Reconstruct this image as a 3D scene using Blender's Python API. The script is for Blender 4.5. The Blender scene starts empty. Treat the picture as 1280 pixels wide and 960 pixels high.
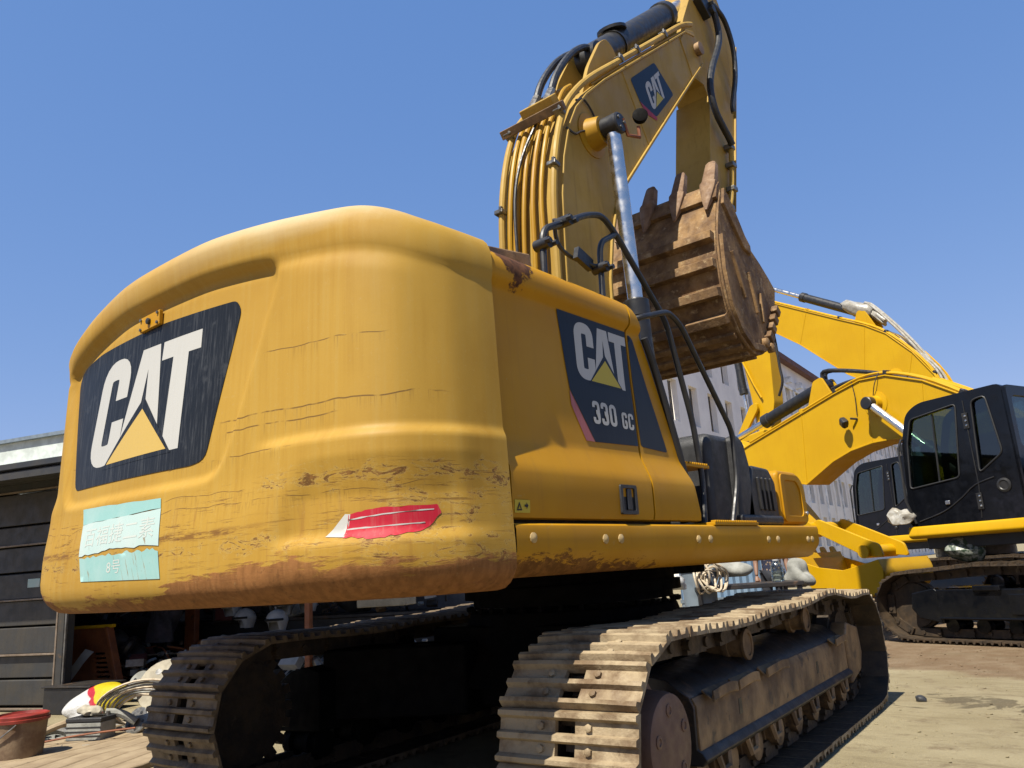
import bpy, bmesh, math, random
import numpy as np
from mathutils import Vector, Matrix
from mathutils.bvhtree import BVHTree
R = math.radians
random.seed(7); rng = random.Random(11)
SC = bpy.context.scene
COL = SC.collection

# ------------------------------------------------------------------ camera
CAM = (3.525, -4.830, 1.200); YAW, PITCH, ROLL, FPX = R(39.37), R(13.41), R(-3.72), 990.8
fw = Vector((-math.sin(YAW)*math.cos(PITCH), math.cos(YAW)*math.cos(PITCH), math.sin(PITCH)))
rt = Vector((math.cos(YAW), math.sin(YAW), 0)); up = rt.cross(fw)
rt, up = math.cos(ROLL)*rt+math.sin(ROLL)*up, math.cos(ROLL)*up-math.sin(ROLL)*rt
cd = bpy.data.cameras.new('camera'); cam = bpy.data.objects.new('camera', cd); COL.objects.link(cam)
cd.sensor_width = 36; cd.lens = FPX/1280*36; cd.clip_end = 2000; cd.clip_start = .05
cam.matrix_world = Matrix(((rt.x, up.x, -fw.x, CAM[0]), (rt.y, up.y, -fw.y, CAM[1]), (rt.z, up.z, -fw.z, CAM[2]), (0, 0, 0, 1)))
SC.camera = cam

# ------------------------------------------------------------------ sky and sun
SUN_EL, SUN_AZ = R(58), R(3.5)                 # azimuth counted from the tail (-y) towards the right (+x)
sv = Vector((math.cos(SUN_EL)*math.sin(SUN_AZ), -math.cos(SUN_EL)*math.cos(SUN_AZ), math.sin(SUN_EL)))
wd = bpy.data.worlds.new('World'); SC.world = wd; wd.use_nodes = True
nt = wd.node_tree; bg = nt.nodes['Background']
sky = nt.nodes.new('ShaderNodeTexSky'); sky.sky_type = 'NISHITA'; sky.sun_disc = False
sky.sun_elevation = SUN_EL; sky.sun_rotation = math.atan2(sv.x, sv.y)
sky.air_density = 1.0; sky.dust_density = 0.0; sky.ozone_density = 6.0; sky.altitude = 0
EXPO = 0.94; SKYS = .12                        # the photograph's flat, saturated blue: one response curve per channel over the whole sky
sep = nt.nodes.new('ShaderNodeSeparateColor'); com = nt.nodes.new('ShaderNodeCombineColor'); nt.links.new(sky.outputs[0], sep.inputs[0])
for i_, (gm, kk) in enumerate(((.75, .171), (.5, .2325), (.32, .435))):
    p_ = nt.nodes.new('ShaderNodeMath'); p_.operation = 'POWER'; nt.links.new(sep.outputs[i_], p_.inputs[0]); p_.inputs[1].default_value = gm
    m_ = nt.nodes.new('ShaderNodeMath'); m_.operation = 'MULTIPLY'; nt.links.new(p_.outputs[0], m_.inputs[0]); m_.inputs[1].default_value = kk/SKYS/2**EXPO
    nt.links.new(m_.outputs[0], com.inputs[i_])
nt.links.new(com.outputs[0], bg.inputs[0]); bg.inputs[1].default_value = SKYS
sl = bpy.data.lights.new('sun', 'SUN'); sun = bpy.data.objects.new('sun', sl); COL.objects.link(sun)
sl.energy = 5.0; sl.angle = R(.53); sl.color = (1, .93, .80)
sun.rotation_euler = (-sv).to_track_quat('-Z', 'Y').to_euler(); sun.location = (10, -20, 30)
SC.view_settings.view_transform = 'Standard'; SC.view_settings.look = 'None'
SC.view_settings.exposure = EXPO; SC.view_settings.gamma = 1; SC.view_settings.use_curve_mapping = False

# ------------------------------------------------------------------ materials
KA = .52                                       # albedo scale that goes with the exposure above
class N:
    def __init__(s, name):
        s.m = bpy.data.materials.new(name); s.m.use_nodes = True; s.t = s.m.node_tree
        s.b = s.t.nodes['Principled BSDF']; s.out = s.t.nodes['Material Output']
        tc = s.t.nodes.new('ShaderNodeTexCoord'); s.P = tc.outputs['Object']
    def n(s, typ, **kw):
        x = s.t.nodes.new('ShaderNode'+typ)
        for k, v in kw.items(): setattr(x, k, v)
        return x
    def L(s, a, b): s.t.links.new(a, b)
    def put(s, sock, v):
        if hasattr(v, 'is_linked') or hasattr(v, 'links'): s.L(v, sock)
        else: sock.default_value = v
    def math(s, op, a, b=0.0, c=None, clamp=False):
        x = s.n('Math', operation=op, use_clamp=clamp); s.put(x.inputs[0], a); s.put(x.inputs[1], b)
        if c is not None: s.put(x.inputs[2], c)
        return x.outputs[0]
    def rand(s):
        o = s.n('ObjectInfo').outputs['Random']
        x = s.n('VectorMath', operation='MULTIPLY_ADD'); s.L(o, x.inputs[0]); x.inputs[1].default_value = (17, 29, 41); s.L(s.P, x.inputs[2])
        s.P = x.outputs[0]
    def scale(s, v, src=None):
        x = s.n('VectorMath', operation='MULTIPLY'); s.L(src or s.P, x.inputs[0]); x.inputs[1].default_value = v; return x.outputs[0]
    def noise(s, sc=5, det=4, rough=.55, vec=None, dist=0):
        x = s.n('TexNoise'); s.L(vec or s.P, x.inputs['Vector']); x.inputs['Scale'].default_value = sc
        x.inputs['Detail'].default_value = det; x.inputs['Roughness'].default_value = rough; x.inputs['Distortion'].default_value = dist
        return x.outputs['Fac']
    def ramp(s, f, a, b, v0=0., v1=1.):
        x = s.n('MapRange', interpolation_type='SMOOTHSTEP'); s.put(x.inputs[0], f)
        for i, v in enumerate((a, b, v0, v1)): s.put(x.inputs[i+1], v)
        return x.outputs[0]
    def mix(s, f, a, b):
        a, b = (tuple(q*KA for q in c) if isinstance(c, tuple) else c for c in (a, b))
        x = s.n('Mix', data_type='RGBA'); s.put(x.inputs[0], f)
        for i, v in ((6, a), (7, b)):
            if isinstance(v, tuple): x.inputs[i].default_value = (*v[:3], 1)
            else: s.L(v, x.inputs[i])
        return x.outputs[2]
    def xyz(s):
        x = s.n('SeparateXYZ'); s.L(s.P, x.inputs[0]); return x.outputs
    def bump(s, h, strength=.3, dist=.01):
        x = s.n('Bump'); x.inputs['Strength'].default_value = strength; x.inputs['Distance'].default_value = dist; s.L(h, x.inputs['Height'])
        s.L(x.outputs[0], s.b.inputs['Normal'])
    def done(s, col, rough=.5, metal=0., spec=.5, coat=0.):
        if isinstance(col, tuple): s.b.inputs['Base Color'].default_value = (*[q*KA for q in col[:3]], 1)
        else: s.L(col, s.b.inputs['Base Color'])
        s.put(s.b.inputs['Roughness'], rough); s.put(s.b.inputs['Metallic'], metal)
        s.b.inputs['Specular IOR Level'].default_value = spec; s.b.inputs['Coat Weight'].default_value = coat
        s.b.inputs['Coat Roughness'].default_value = .15
        return s.m

def surf(name, c1, c2=None, sc=3., rough=.5, metal=0., bump=.15, bsc=60, spots=None, sp=(.62, .7), spsc=8, streak=0, spec=.5, coat=0., rnd=True, lo=.35, hi=.65):
    """two-tone weathered surface, optional spots (colour) and vertical streaks"""
    n = N(name)
    if rnd: n.rand()
    c2 = c2 or tuple(x*.75 for x in c1)
    c = n.mix(n.ramp(n.noise(sc, 6, .62), lo, hi), c1, c2)
    if streak:
        f = n.noise(1, 4, .6, n.scale((26, 26, 1.3)))
        c = n.mix(n.math('MULTIPLY', n.ramp(f, .5, .75), streak), c, tuple(x*.55 for x in c2))
    if spots:
        c = n.mix(n.ramp(n.noise(spsc, 8, .7), sp[0], sp[1]), c, spots)
    r = n.ramp(n.noise(sc*3, 4), .3, .7, max(rough-.1, .05), min(rough+.12, 1))
    if bump: n.bump(n.noise(bsc, 5, .6), bump, .006)
    return n.done(c, r, metal, spec, coat)

M = {}
M['paint'] = surf('faded_yellow_paint', (.64, .36, .022), (.56, .29, .018), 1.6, .45, 0, .04, 30, (.32, .18, .04), (.68, .8), 6, .28, spec=.25)
M['paintdull'] = surf('dull_tan_yellow_paint', (.68, .445, .10), (.56, .35, .07), 1.6, .55, 0, .05, 30, (.24, .14, .04), (.66, .8), 5, .35, spec=.2)
M['newyellow'] = surf('fresh_yellow_paint', (.90, .52, .006), (.84, .47, .005), 1.2, .4, 0, .02, 25, (.55, .32, .05), (.70, .85), 4, .12, spec=.25)
M['blackgloss'] = surf('glossy_black_paint', (.006, .007, .010), (.009, .010, .013), 3, .16, 0, .01, 6, (.02, .019, .017), (.70, .9), 5, 0, spec=.3, coat=0.)
M['black'] = surf('satin_black_paint', (.016, .016, .018), (.03, .028, .025), 5, .45, 0, .1, 80)
M['plastic'] = surf('black_grained_plastic', (.028, .029, .032), (.045, .045, .046), 6, .5, 0, .35, 260, (.12, .11, .09), (.64, .8), 5, .3)
M['rubber'] = surf('black_rubber_hose', (.016, .017, .02), (.03, .03, .032), 8, .45, 0, .1, 90)
M['chrome'] = surf('chromed_rod', (1.15, 1.12, 1.06), (1.15, 1.12, 1.06), 4, .28, 1., 0)
M['steel'] = surf('dull_zinc_steel', (.42, .41, .38), (.25, .23, .2), 12, .4, .8, .1, 80)
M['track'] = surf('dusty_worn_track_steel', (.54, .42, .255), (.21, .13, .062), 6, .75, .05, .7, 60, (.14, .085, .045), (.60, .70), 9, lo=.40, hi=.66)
M['tracklow'] = surf('shaded_brown_track_steel', (.30, .215, .125), (.11, .072, .04), 6, .7, .05, .7, 60, (.40, .31, .2), (.62, .72), 9, lo=.40, hi=.66)  # darker copy of the track steel: the counterweight's shade is put into the colour
M['trackdark'] = surf('greasy_dark_track_steel', (.06, .043, .028), (.12, .08, .045), 9, .55, .2, .5, 60, (.22, .16, .10), (.62, .74), 12)
M['frame'] = surf('grimy_black_frame_paint', (.020, .020, .022), (.05, .04, .032), 4, .45, 0, .25, 70, (.16, .095, .055), (.56, .68), 5, .3)
M['deepblack'] = surf('black_frame_with_painted_shade', (.005, .005, .005), (.009, .008, .007), 4, .7, 0, .2, 60, spec=.06)  # near-black frame colour with the underbody shade painted in; work lamp shares it
M['framerust'] = surf('brown_scuffed_frame_plate', (.50, .31, .14), (.17, .10, .05), 3.5, .6, .1, .35, 70, (.12, .08, .05), (.56, .66), 6, .12)
M['copper'] = surf('brown_primer_cover', (.26, .145, .10), (.19, .10, .068), 6, .55, .1, .2, 60, (.10, .06, .04), (.64, .72), 9)
M['bucket'] = surf('rusty_earth_caked_steel', (.44, .26, .105), (.19, .10, .04), 5, .85, 0, .8, 45, (.58, .41, .21), (.55, .68), 9, .4)
M['tooth'] = surf('worn_brown_tooth_steel', (.42, .265, .15), (.26, .145, .075), 9, .75, .1, .6, 50, (.08, .05, .03), (.64, .72), 14)
M['dirtybucket'] = surf('dirty_tan_bucket', (.46, .33, .20), (.22, .13, .075), 5, .8, 0, .4, 40, (.50, .22, .04), (.64, .72), 5, .5)
M['bolt'] = surf('yellow_painted_bolt', (.66, .47, .20), None, 8, .5)
M['wood'] = surf('sun_bleached_timber', (.50, .38, .23), (.36, .26, .15), 4, .8, 0, .4, 60, (.16, .11, .07), (.64, .75), 10)
M['darkmetal'] = surf('dark_weathered_sheet_metal', (.058, .060, .062), (.085, .075, .06), 2.5, .5, .2, .2, 30, (.15, .10, .06), (.62, .72), 6, .5, rnd=False)
M['palemetal'] = surf('worn_bare_metal_edge', (.42, .33, .25), (.28, .21, .15), 10, .5, .4, .2)
M['wall'] = surf('grey_plaster', (.24, .25, .27), (.17, .17, .18), 2, .9, 0, .3, 40, streak=.3)
M['bwall'] = surf('pale_blue_grey_painted_wall', (1.66, 1.56, 1.40), (1.42, 1.34, 1.22), .35, .85, 0, .2, 8, (1.1, 1.12, 1.14), (.60, .72), .5, .25, rnd=False)
M['bwhite'] = surf('white_painted_trim', (1.7, 1.7, 1.66), (.55, .57, .58), .8, .8)
M['bred'] = surf('red_brown_cornice', (.30, .13, .10), (.22, .10, .08), 1, .8)
M['dglass'] = surf('dark_window_glass', (.035, .045, .05), (.06, .07, .075), .7, .08, 0, 0)
M['white'] = surf('white_plastic', (.72, .72, .70), (.55, .55, .54), 6, .4)
M['red'] = surf('red_plastic', (.46, .05, .028), (.26, .03, .02), 6, .45, spots=(.2, .05, .03))
M['orange'] = surf('orange_brown_paint', (.42, .13, .035), (.28, .08, .025), 5, .55, spots=(.12, .06, .04), streak=.4)
M['maroon'] = surf('dull_maroon_panel', (.16, .035, .03), None, 5, .7)
M['cream'] = surf('cream_foam', (.62, .56, .42), (.45, .40, .3), 9, .85)
M['rope'] = surf('tan_rope', (.95, .82, .62), (.7, .56, .38), 20, .9, 0, .6, 220)
M['greycloth'] = surf('grey_canvas', (.50, .50, .45), (.33, .33, .29), 7, .9, 0, .5, 90)
M['bluepanel'] = surf('pale_blue_sheet', (.22, .36, .55), (.30, .44, .60), 3, .5)
M['bluegrey'] = surf('blue_grey_tub_plastic', (.28, .35, .42), None, 4, .5)
M['darkcloth'] = surf('dark_fabric', (.022, .02, .024), (.045, .035, .045), 8, .95, 0, .6, 40)
M['skin'] = surf('skin', (.42, .24, .16), (.36, .19, .12), 8, .55)
M['hair'] = surf('black_hair', (.012, .011, .01), None, 20, .5)
M['trouser'] = surf('dark_trousers', (.03, .033, .045), None, 8, .9)
M['camo'] = surf('green_grey_plastic_sheet', (.42, .45, .38), (.05, .09, .05), 16, .4, 0, .8, 20, lo=.45, hi=.55)
M['foil'] = surf('pale_plastic_wrap', (.62, .60, .54), (.42, .38, .30), 10, .35, 0, .9, 22)
M['mint'] = surf('pale_green_render', (.95, 1.05, 1.0), None, 2, .8)
M['seal'] = surf('black_rubber_seal', (.02, .02, .022), None, 5, .6)
def flat(name, col, rough=.4, amt=.0, scr=None):
    n = N(name); c = col
    if amt:
        f = n.noise(1, 5, .7, n.scale((70, 70, 3))); c = n.mix(n.math('MULTIPLY', n.ramp(f, .45, .8), amt), col, scr)
        g = n.noise(7, 6, .7); c = n.mix(n.math('MULTIPLY', n.ramp(g, .58, .72), amt*.5), c, scr)
    return n.done(c, rough, 0, .2)
M['d_black'] = flat('scratched_black_decal', (.014, .016, .019), .45, .75, (.12, .125, .13))
M['d_navy'] = flat('dark_navy_decal', (.010, .013, .022), .35, .25, (.05, .055, .07))
M['d_white'] = flat('white_decal_vinyl', (.74, .73, .68), .4, .15, (.5, .47, .38))
M['d_yellow'] = flat('yellow_decal_vinyl', (.82, .56, .14), .4, .12, (.6, .42, .15))
M['d_yellow2'] = flat('bright_yellow_decal_vinyl', (.80, .62, .06), .4, .1, (.5, .4, .1))
M['d_pink'] = flat('faded_pink_stripe', (.62, .20, .20), .5, .3, (.7, .42, .36))
M['d_crimson'] = flat('faded_crimson_stripe', (.48, .05, .08), .5, .2, (.4, .12, .1))
M['d_red'] = flat('red_reflective_tape', (.66, .018, .045), .55, .35, (.62, .30, .25))
def sticker(name, c1, c2):
    n = N(name); c = n.mix(n.ramp(n.noise(5, 5, .6), .4, .65), c1, c2); v = n.n('VectorRotate', rotation_type='Y_AXIS'); n.L(n.P, v.inputs['Vector']); v.inputs['Angle'].default_value = R(28)
    f = n.noise(1, 6, .7, n.scale((60, 60, 4), v.outputs[0]), .3); m = n.math('MULTIPLY', n.ramp(f, .60, .65), n.ramp(n.noise(4, 3), .42, .56)); x, y, z = n.xyz()
    return n.done(n.mix(n.math('MULTIPLY', m, n.ramp(z, 1.56, 1.40)), c, (.36, .20, .05)), .5, 0, .25)
M['d_teal'] = sticker('pale_teal_sticker', (.40, .72, .68), (.48, .76, .72)); M['d_pale'] = sticker('washed_out_teal_sticker', (.66, .86, .82), (.74, .88, .84))
M['d_faint'] = flat('faint_white_lettering', (.80, .86, .80), .5, .2, (.6, .75, .7))
def glass(name, tint, dark=.5, rough=.02):
    n = N(name); t = n.n('BsdfTransparent'); t.inputs[0].default_value = (*tint, 1)
    g = n.n('BsdfGlossy'); g.inputs['Roughness'].default_value = rough; g.inputs[0].default_value = (.9, .95, 1, 1)
    fr = n.n('Fresnel'); fr.inputs[0].default_value = 1.5
    f = n.math('MULTIPLY_ADD', fr.outputs[0], .8, .04)
    mx = n.n('MixShader'); n.L(f, mx.inputs[0]); n.L(t.outputs[0], mx.inputs[1]); n.L(g.outputs[0], mx.inputs[2])
    n.L(mx.outputs[0], n.out.inputs[0]); return n.m
M['glass'] = glass('tinted_cab_glass', (.30, .38, .34))
M['bottleglass'] = glass('clear_bottle_plastic', (.80, .86, .84), rough=.1)
# counterweight: same yellow paint with the rust band, scratches, drips
def cw_mat():
    n = N('counterweight_paint'); x, y, z = n.xyz()
    c = n.mix(n.ramp(n.noise(1.3, 5), .35, .65), (.65, .385, .056), (.585, .33, .042))
    drip = n.noise(1, 4, .6, n.scale((34, 10, .9)))
    band = n.ramp(n.noise(2.2, 2), .4, .6)
    c = n.mix(n.math('MULTIPLY', n.math('MULTIPLY', n.ramp(drip, .48, .72), band), .34), c, (.47, .24, .02))
    c = n.mix(n.math('MULTIPLY', n.ramp(drip, .52, .30), .25), c, (.66, .45, .12))
    # long thin scratch lines that run round the casting, with fine drips under them
    wob = n.math('MULTIPLY', n.math('SUBTRACT', n.noise(2.6, 3, .5, n.scale((1, 1, 0))), .5), .10)
    allrust = None
    for z0, x0, x1, w in ((1.905, -1.1, 1.42, .0042), (1.855, -.75, 1.12, .004), (1.745, .05, .95, .0028), (2.16, .72, 1.3, .003), (1.60, .1, .9, .002), (1.55, -1.4, 1.4, .002)):
        d = n.math('ABSOLUTE', n.math('SUBTRACT', z, n.math('ADD', wob, z0)))
        m = n.math('MULTIPLY', n.ramp(d, w, w*.35), n.math('MULTIPLY', n.ramp(x, x0, x0+.05), n.ramp(x, x1, x1-.05)))
        m = n.math('MULTIPLY', m, n.ramp(n.noise(9, 3), .38, .52))
        allrust = m if allrust is None else n.math('MAXIMUM', allrust, m)
        below = n.math('SUBTRACT', n.math('ADD', wob, z0), z)
        dm = n.math('MULTIPLY', n.ramp(below, -.001, .004), n.ramp(below, .07, .0))
        dm = n.math('MULTIPLY', n.math('MULTIPLY', dm, n.ramp(n.noise(1, 2, .6, n.scale((110, 110, .5))), .50, .68)), n.math('MULTIPLY', n.ramp(x, x0, x0+.05), n.ramp(x, x1, x1-.05)))
        allrust = n.math('MAXIMUM', allrust, n.math('MULTIPLY', dm, .32))
    c = n.mix(n.math('MULTIPLY', allrust, .85), c, (.17, .085, .025))
    # scuffs: short strokes dragged along the machine, thick low down
    st = n.noise(1, 7, .75, n.scale((5, 5, 75)), .4)
    hz = n.math('MULTIPLY', n.ramp(z, 1.68, 1.58), n.ramp(z, 1.18, 1.26))
    dens = n.ramp(n.noise(2.2, 4, .6), .42, .66)
    sm = n.math('MULTIPLY', n.math('MULTIPLY', n.ramp(st, .555, .62), hz), n.math('MULTIPLY_ADD', dens, .9, .1))
    c = n.mix(n.math('MULTIPLY', sm, .9), c, (.20, .085, .022))
    g1 = n.math('MULTIPLY', n.ramp(n.math('ABSOLUTE', n.math('SUBTRACT', z, n.math('ADD', n.math('MULTIPLY', wob, .6), 1.435))), .028, .004), n.ramp(n.noise(1, 6, .75, n.scale((7, 7, 60))), .42, .55))
    g1 = n.math('MULTIPLY', g1, n.ramp(x, .95, .55))
    c = n.mix(n.math('MULTIPLY', g1, .85), c, (.23, .095, .022))
    st2 = n.noise(1, 7, .75, n.scale((70, 70, 9)), .6)
    c = n.mix(n.math('MULTIPLY', n.math('MULTIPLY', n.ramp(st2, .64, .70), hz), n.math('MULTIPLY', dens, .55)), c, (.16, .07, .02))
    # scraped edges: chipped paint down to brown primer along the ledge, the corner and the shelf
    ch = n.noise(1, 8, .78, n.scale((9, 9, 22)), .8)
    zone = n.math('MAXIMUM', n.math('MULTIPLY', n.ramp(n.math('ABSOLUTE', n.math('SUBTRACT', z, 1.60)), .10, .0), n.ramp(x, .55, .85)), n.math('MULTIPLY', n.ramp(n.math('ABSOLUTE', n.math('SUBTRACT', z, 1.375)), .10, .0), .85))
    zone = n.math('MAXIMUM', zone, n.math('MULTIPLY', n.math('MULTIPLY', n.ramp(x, 1.18, 1.34), n.ramp(z, 1.72, 1.5)), .8))
    thr = n.math('SUBTRACT', .70, n.math('MULTIPLY', zone, .17))
    cm = n.ramp(n.math('SUBTRACT', ch, thr), .0, .02)
    c = n.mix(n.math('MULTIPLY', cm, .85), c, n.mix(n.ramp(n.noise(40, 4), .4, .6), (.30, .13, .035), (.15, .06, .02)))
    halo = n.math('MULTIPLY', n.ramp(n.math('SUBTRACT', ch, thr), -.05, .0), n.math('SUBTRACT', 1., cm))
    c = n.mix(n.math('MULTIPLY', halo, .35), c, (.74, .55, .20))
    # rust runs below the chips
    run = n.math('MULTIPLY', n.ramp(n.noise(1, 4, .6, n.scale((26, 26, 2.2))), .56, .70), n.math('MULTIPLY', n.ramp(z, 1.62, 1.48), n.ramp(z, 1.24, 1.34)))
    c = n.mix(n.math('MULTIPLY', run, .40), c, (.36, .16, .035))
    # rust belt on the nose
    edge = n.math('ADD', n.math('MULTIPLY_ADD', n.noise(1, 7, .7, n.scale((5, 5, 28)), .3), .26, -.13), n.math('MULTIPLY_ADD', n.noise(1.1, 3), .22, -.11))
    lim = n.math('ADD', edge, n.math('ADD', 1.255, n.math('MULTIPLY', n.ramp(x, .45, .95), .045)))
    lim = n.math('SUBTRACT', lim, n.math('MULTIPLY', n.math('MULTIPLY', n.ramp(x, -1.2, -.9), n.ramp(x, .35, .0)), .055))
    lim = n.math('ADD', lim, n.math('MULTIPLY', n.ramp(x, -1.15, -1.35), .05))
    rm = n.ramp(n.math('SUBTRACT', lim, z), -.012, .018)
    rustc = n.mix(n.ramp(n.noise(1, 5, .6, n.scale((30, 30, 6))), .35, .65), (.42, .175, .058), (.29, .115, .036))
    rustc = n.mix(n.ramp(n.noise(14, 6, .7), .55, .7), rustc, (.17, .065, .022))
    c = n.mix(n.math('MULTIPLY', rm, .93), c, rustc)
    tn_ = n.math('ADD', z, n.math('MULTIPLY_ADD', n.noise(1, 5, .65, n.scale((2, 6, 6))), .12, -.06))
    c = n.mix(n.math('MULTIPLY', n.ramp(tn_, 2.60, 2.76), n.math('MULTIPLY_ADD', n.ramp(x, -.2, .8), .62, .14)), c, (.78, .66, .42))
    # a few chips
    c = n.mix(n.math('MULTIPLY', n.ramp(n.noise(26, 6, .7), .70, .74), n.ramp(n.noise(3, 2), .5, .6)), c, (.15, .075, .03))
    c = n.mix(n.math('MULTIPLY', n.ramp(n.noise(150, 5, .8), .50, .72), .22), c, (.42, .25, .06)); c = n.mix(n.math('MULTIPLY', n.ramp(n.noise(60, 6, .8), .56, .74), .25), c, (.74, .58, .28))
    n.bump(n.math('ADD', n.math('MULTIPLY', n.noise(5, 3), .6), n.math('ADD', n.math('MULTIPLY', rm, n.noise(50, 4)), n.math('MULTIPLY', n.math('MAXIMUM', sm, cm), -.6))), .25, .006)
    return n.done(c, n.math('ADD', n.ramp(n.noise(3, 4), .3, .7, .56, .74), n.math('MULTIPLY', rm, .2)), 0, .22, 0)
M['cw'] = cw_mat()
def side_mat():
    n = N('side_panel_paint'); x, y, z = n.xyz()
    c = n.mix(n.ramp(n.noise(1.6, 5), .35, .65), (.74, .375, .010), (.66, .315, .008))
    c = n.mix(n.math('MULTIPLY', n.ramp(n.noise(1, 4, .6, n.scale((22, 22, 1))), .52, .75), .2), c, (.40, .2, .04))
    # rust near the skirt's lower edge, heaviest at the tail
    lim = n.math('ADD', n.math('MULTIPLY_ADD', n.noise(1, 7, .75, n.scale((16, 10, 34)), .5), .30, -.15), n.math('ADD', 1.215, n.math('MULTIPLY', n.ramp(y, -1.2, -2.3), .05)))
    lim = n.math('SUBTRACT', lim, n.math('MULTIPLY', n.ramp(y, -1.5, -.6), .09))
    rm = n.ramp(n.math('SUBTRACT', lim, z), .0, .02)
    c = n.mix(n.math('MULTIPLY', rm, .85), c, n.mix(n.ramp(n.noise(20, 5, .7), .4, .6), (.27, .12, .04), (.12, .045, .02)))
    # bare rusty patch on the top rail next to the counterweight
    v = n.n('VectorMath', operation='DISTANCE'); n.L(n.scale((.55, 1., 1.)), v.inputs[0]); v.inputs[1].default_value = (.72, -2.20, 2.60)
    pm = n.ramp(n.math('ADD', v.outputs['Value'], n.math('MULTIPLY_ADD', n.noise(7, 6, .7), .26, -.13)), .155, .135)
    c = n.mix(pm, c, n.mix(n.ramp(n.noise(16, 6, .7), .4, .62), (.20, .085, .04), (.075, .035, .022)))
    sc = n.math('MULTIPLY', n.ramp(n.noise(11, 7, .8, None, 1.5), .63, .66), n.ramp(n.noise(1.7, 2), .5, .62))
    c = n.mix(n.math('MULTIPLY', sc, .6), c, (.62, .45, .18))
    n.bump(n.math('ADD', n.noise(4, 3), n.math('MULTIPLY', pm, n.noise(30, 5))), .15, .006)
    return n.done(c, n.math('ADD', n.ramp(n.noise(3, 4), .3, .7, .40, .55), n.math('MULTIPLY', n.math('MAXIMUM', rm, pm), .4)), 0, .18, 0)
M['side'] = side_mat()
def ground_mat():
    n = N('dusty_concrete_yard'); x, y, z = n.xyz()
    c = n.mix(n.ramp(n.noise(.9, 7, .65), .35, .65), (.47, .40, .245), (.37, .305, .175))
    c = n.mix(n.ramp(n.noise(4, 8, .7), .52, .68), c, (.30, .235, .14))
    c = n.mix(n.math('MULTIPLY', n.ramp(n.noise(30, 5, .7), .6, .72), .5), c, (.20, .16, .10))
    # bare brown earth beyond the slab
    e = n.math('ADD', n.math('SUBTRACT', y, n.math('MULTIPLY_ADD', x, -.36, 4.5)), n.math('MULTIPLY_ADD', n.noise(1.2, 5), 1.6, -.8))
    em = n.math('MULTIPLY', n.ramp(e, -.1, .25), n.ramp(x, -3., -2.))
    c = n.mix(em, c, n.mix(n.ramp(n.noise(3, 6, .7), .4, .65), (.24, .155, .085), (.32, .23, .14)))
    # wet oil stain
    v = n.n('VectorMath', operation='DISTANCE'); n.L(n.scale((.45, 1., 1.)), v.inputs[0]); v.inputs[1].default_value = (1.22, 2.55, 0)
    sm = n.ramp(n.math('ADD', v.outputs['Value'], n.math('MULTIPLY_ADD', n.noise(1.6, 5, .6, None, 1.2), 2.0, -1.0)), .36, .28)
    c = n.mix(n.math('MULTIPLY', sm, .75), c, (.11, .085, .05))
    c = n.mix(n.math('MULTIPLY', n.ramp(n.noise(1, 7, .7, n.scale((1.2, 5, 1)), .5), .50, .66), .55), c, (.24, .185, .105))
    c = n.mix(n.math('MULTIPLY', n.ramp(n.noise(70, 4, .7), .55, .68), .45), c, (.62, .55, .40))
    n.bump(n.math('ADD', n.noise(3, 6), n.math('MULTIPLY', n.noise(40, 6, .7), .6)), .8, .03)
    return n.done(c, .9, 0, .25)
M['ground'] = ground_mat()
def floral():
    n = N('navy_floral_print'); v = n.n('TexVoronoi'); n.L(n.P, v.inputs['Vector']); v.inputs['Scale'].default_value = 22
    c = n.mix(n.ramp(v.outputs['Distance'], .34, .28), (.02, .025, .06), (.42, .30, .20))
    c = n.mix(n.ramp(n.noise(60, 3), .6, .66), c, (.10, .13, .28)); return n.done(c, .85)
M['floral'] = floral()
def bagmat():
    n = N('printed_plastic_sack'); x, y, z = n.xyz()
    w = n.math('ADD', x, n.math('MULTIPLY_ADD', n.noise(5, 3), .12, -.06))
    w = n.math('ADD', w, n.math('MULTIPLY', z, .9))
    c = n.mix(n.ramp(w, -.02, .0), (.78, .77, .74), (.62, .03, .04))
    c = n.mix(n.ramp(w, .085, .10), c, (.80, .62, .02))
    n.bump(n.noise(16, 4), .8, .02); return n.done(c, .35)
M['sack'] = bagmat()

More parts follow.
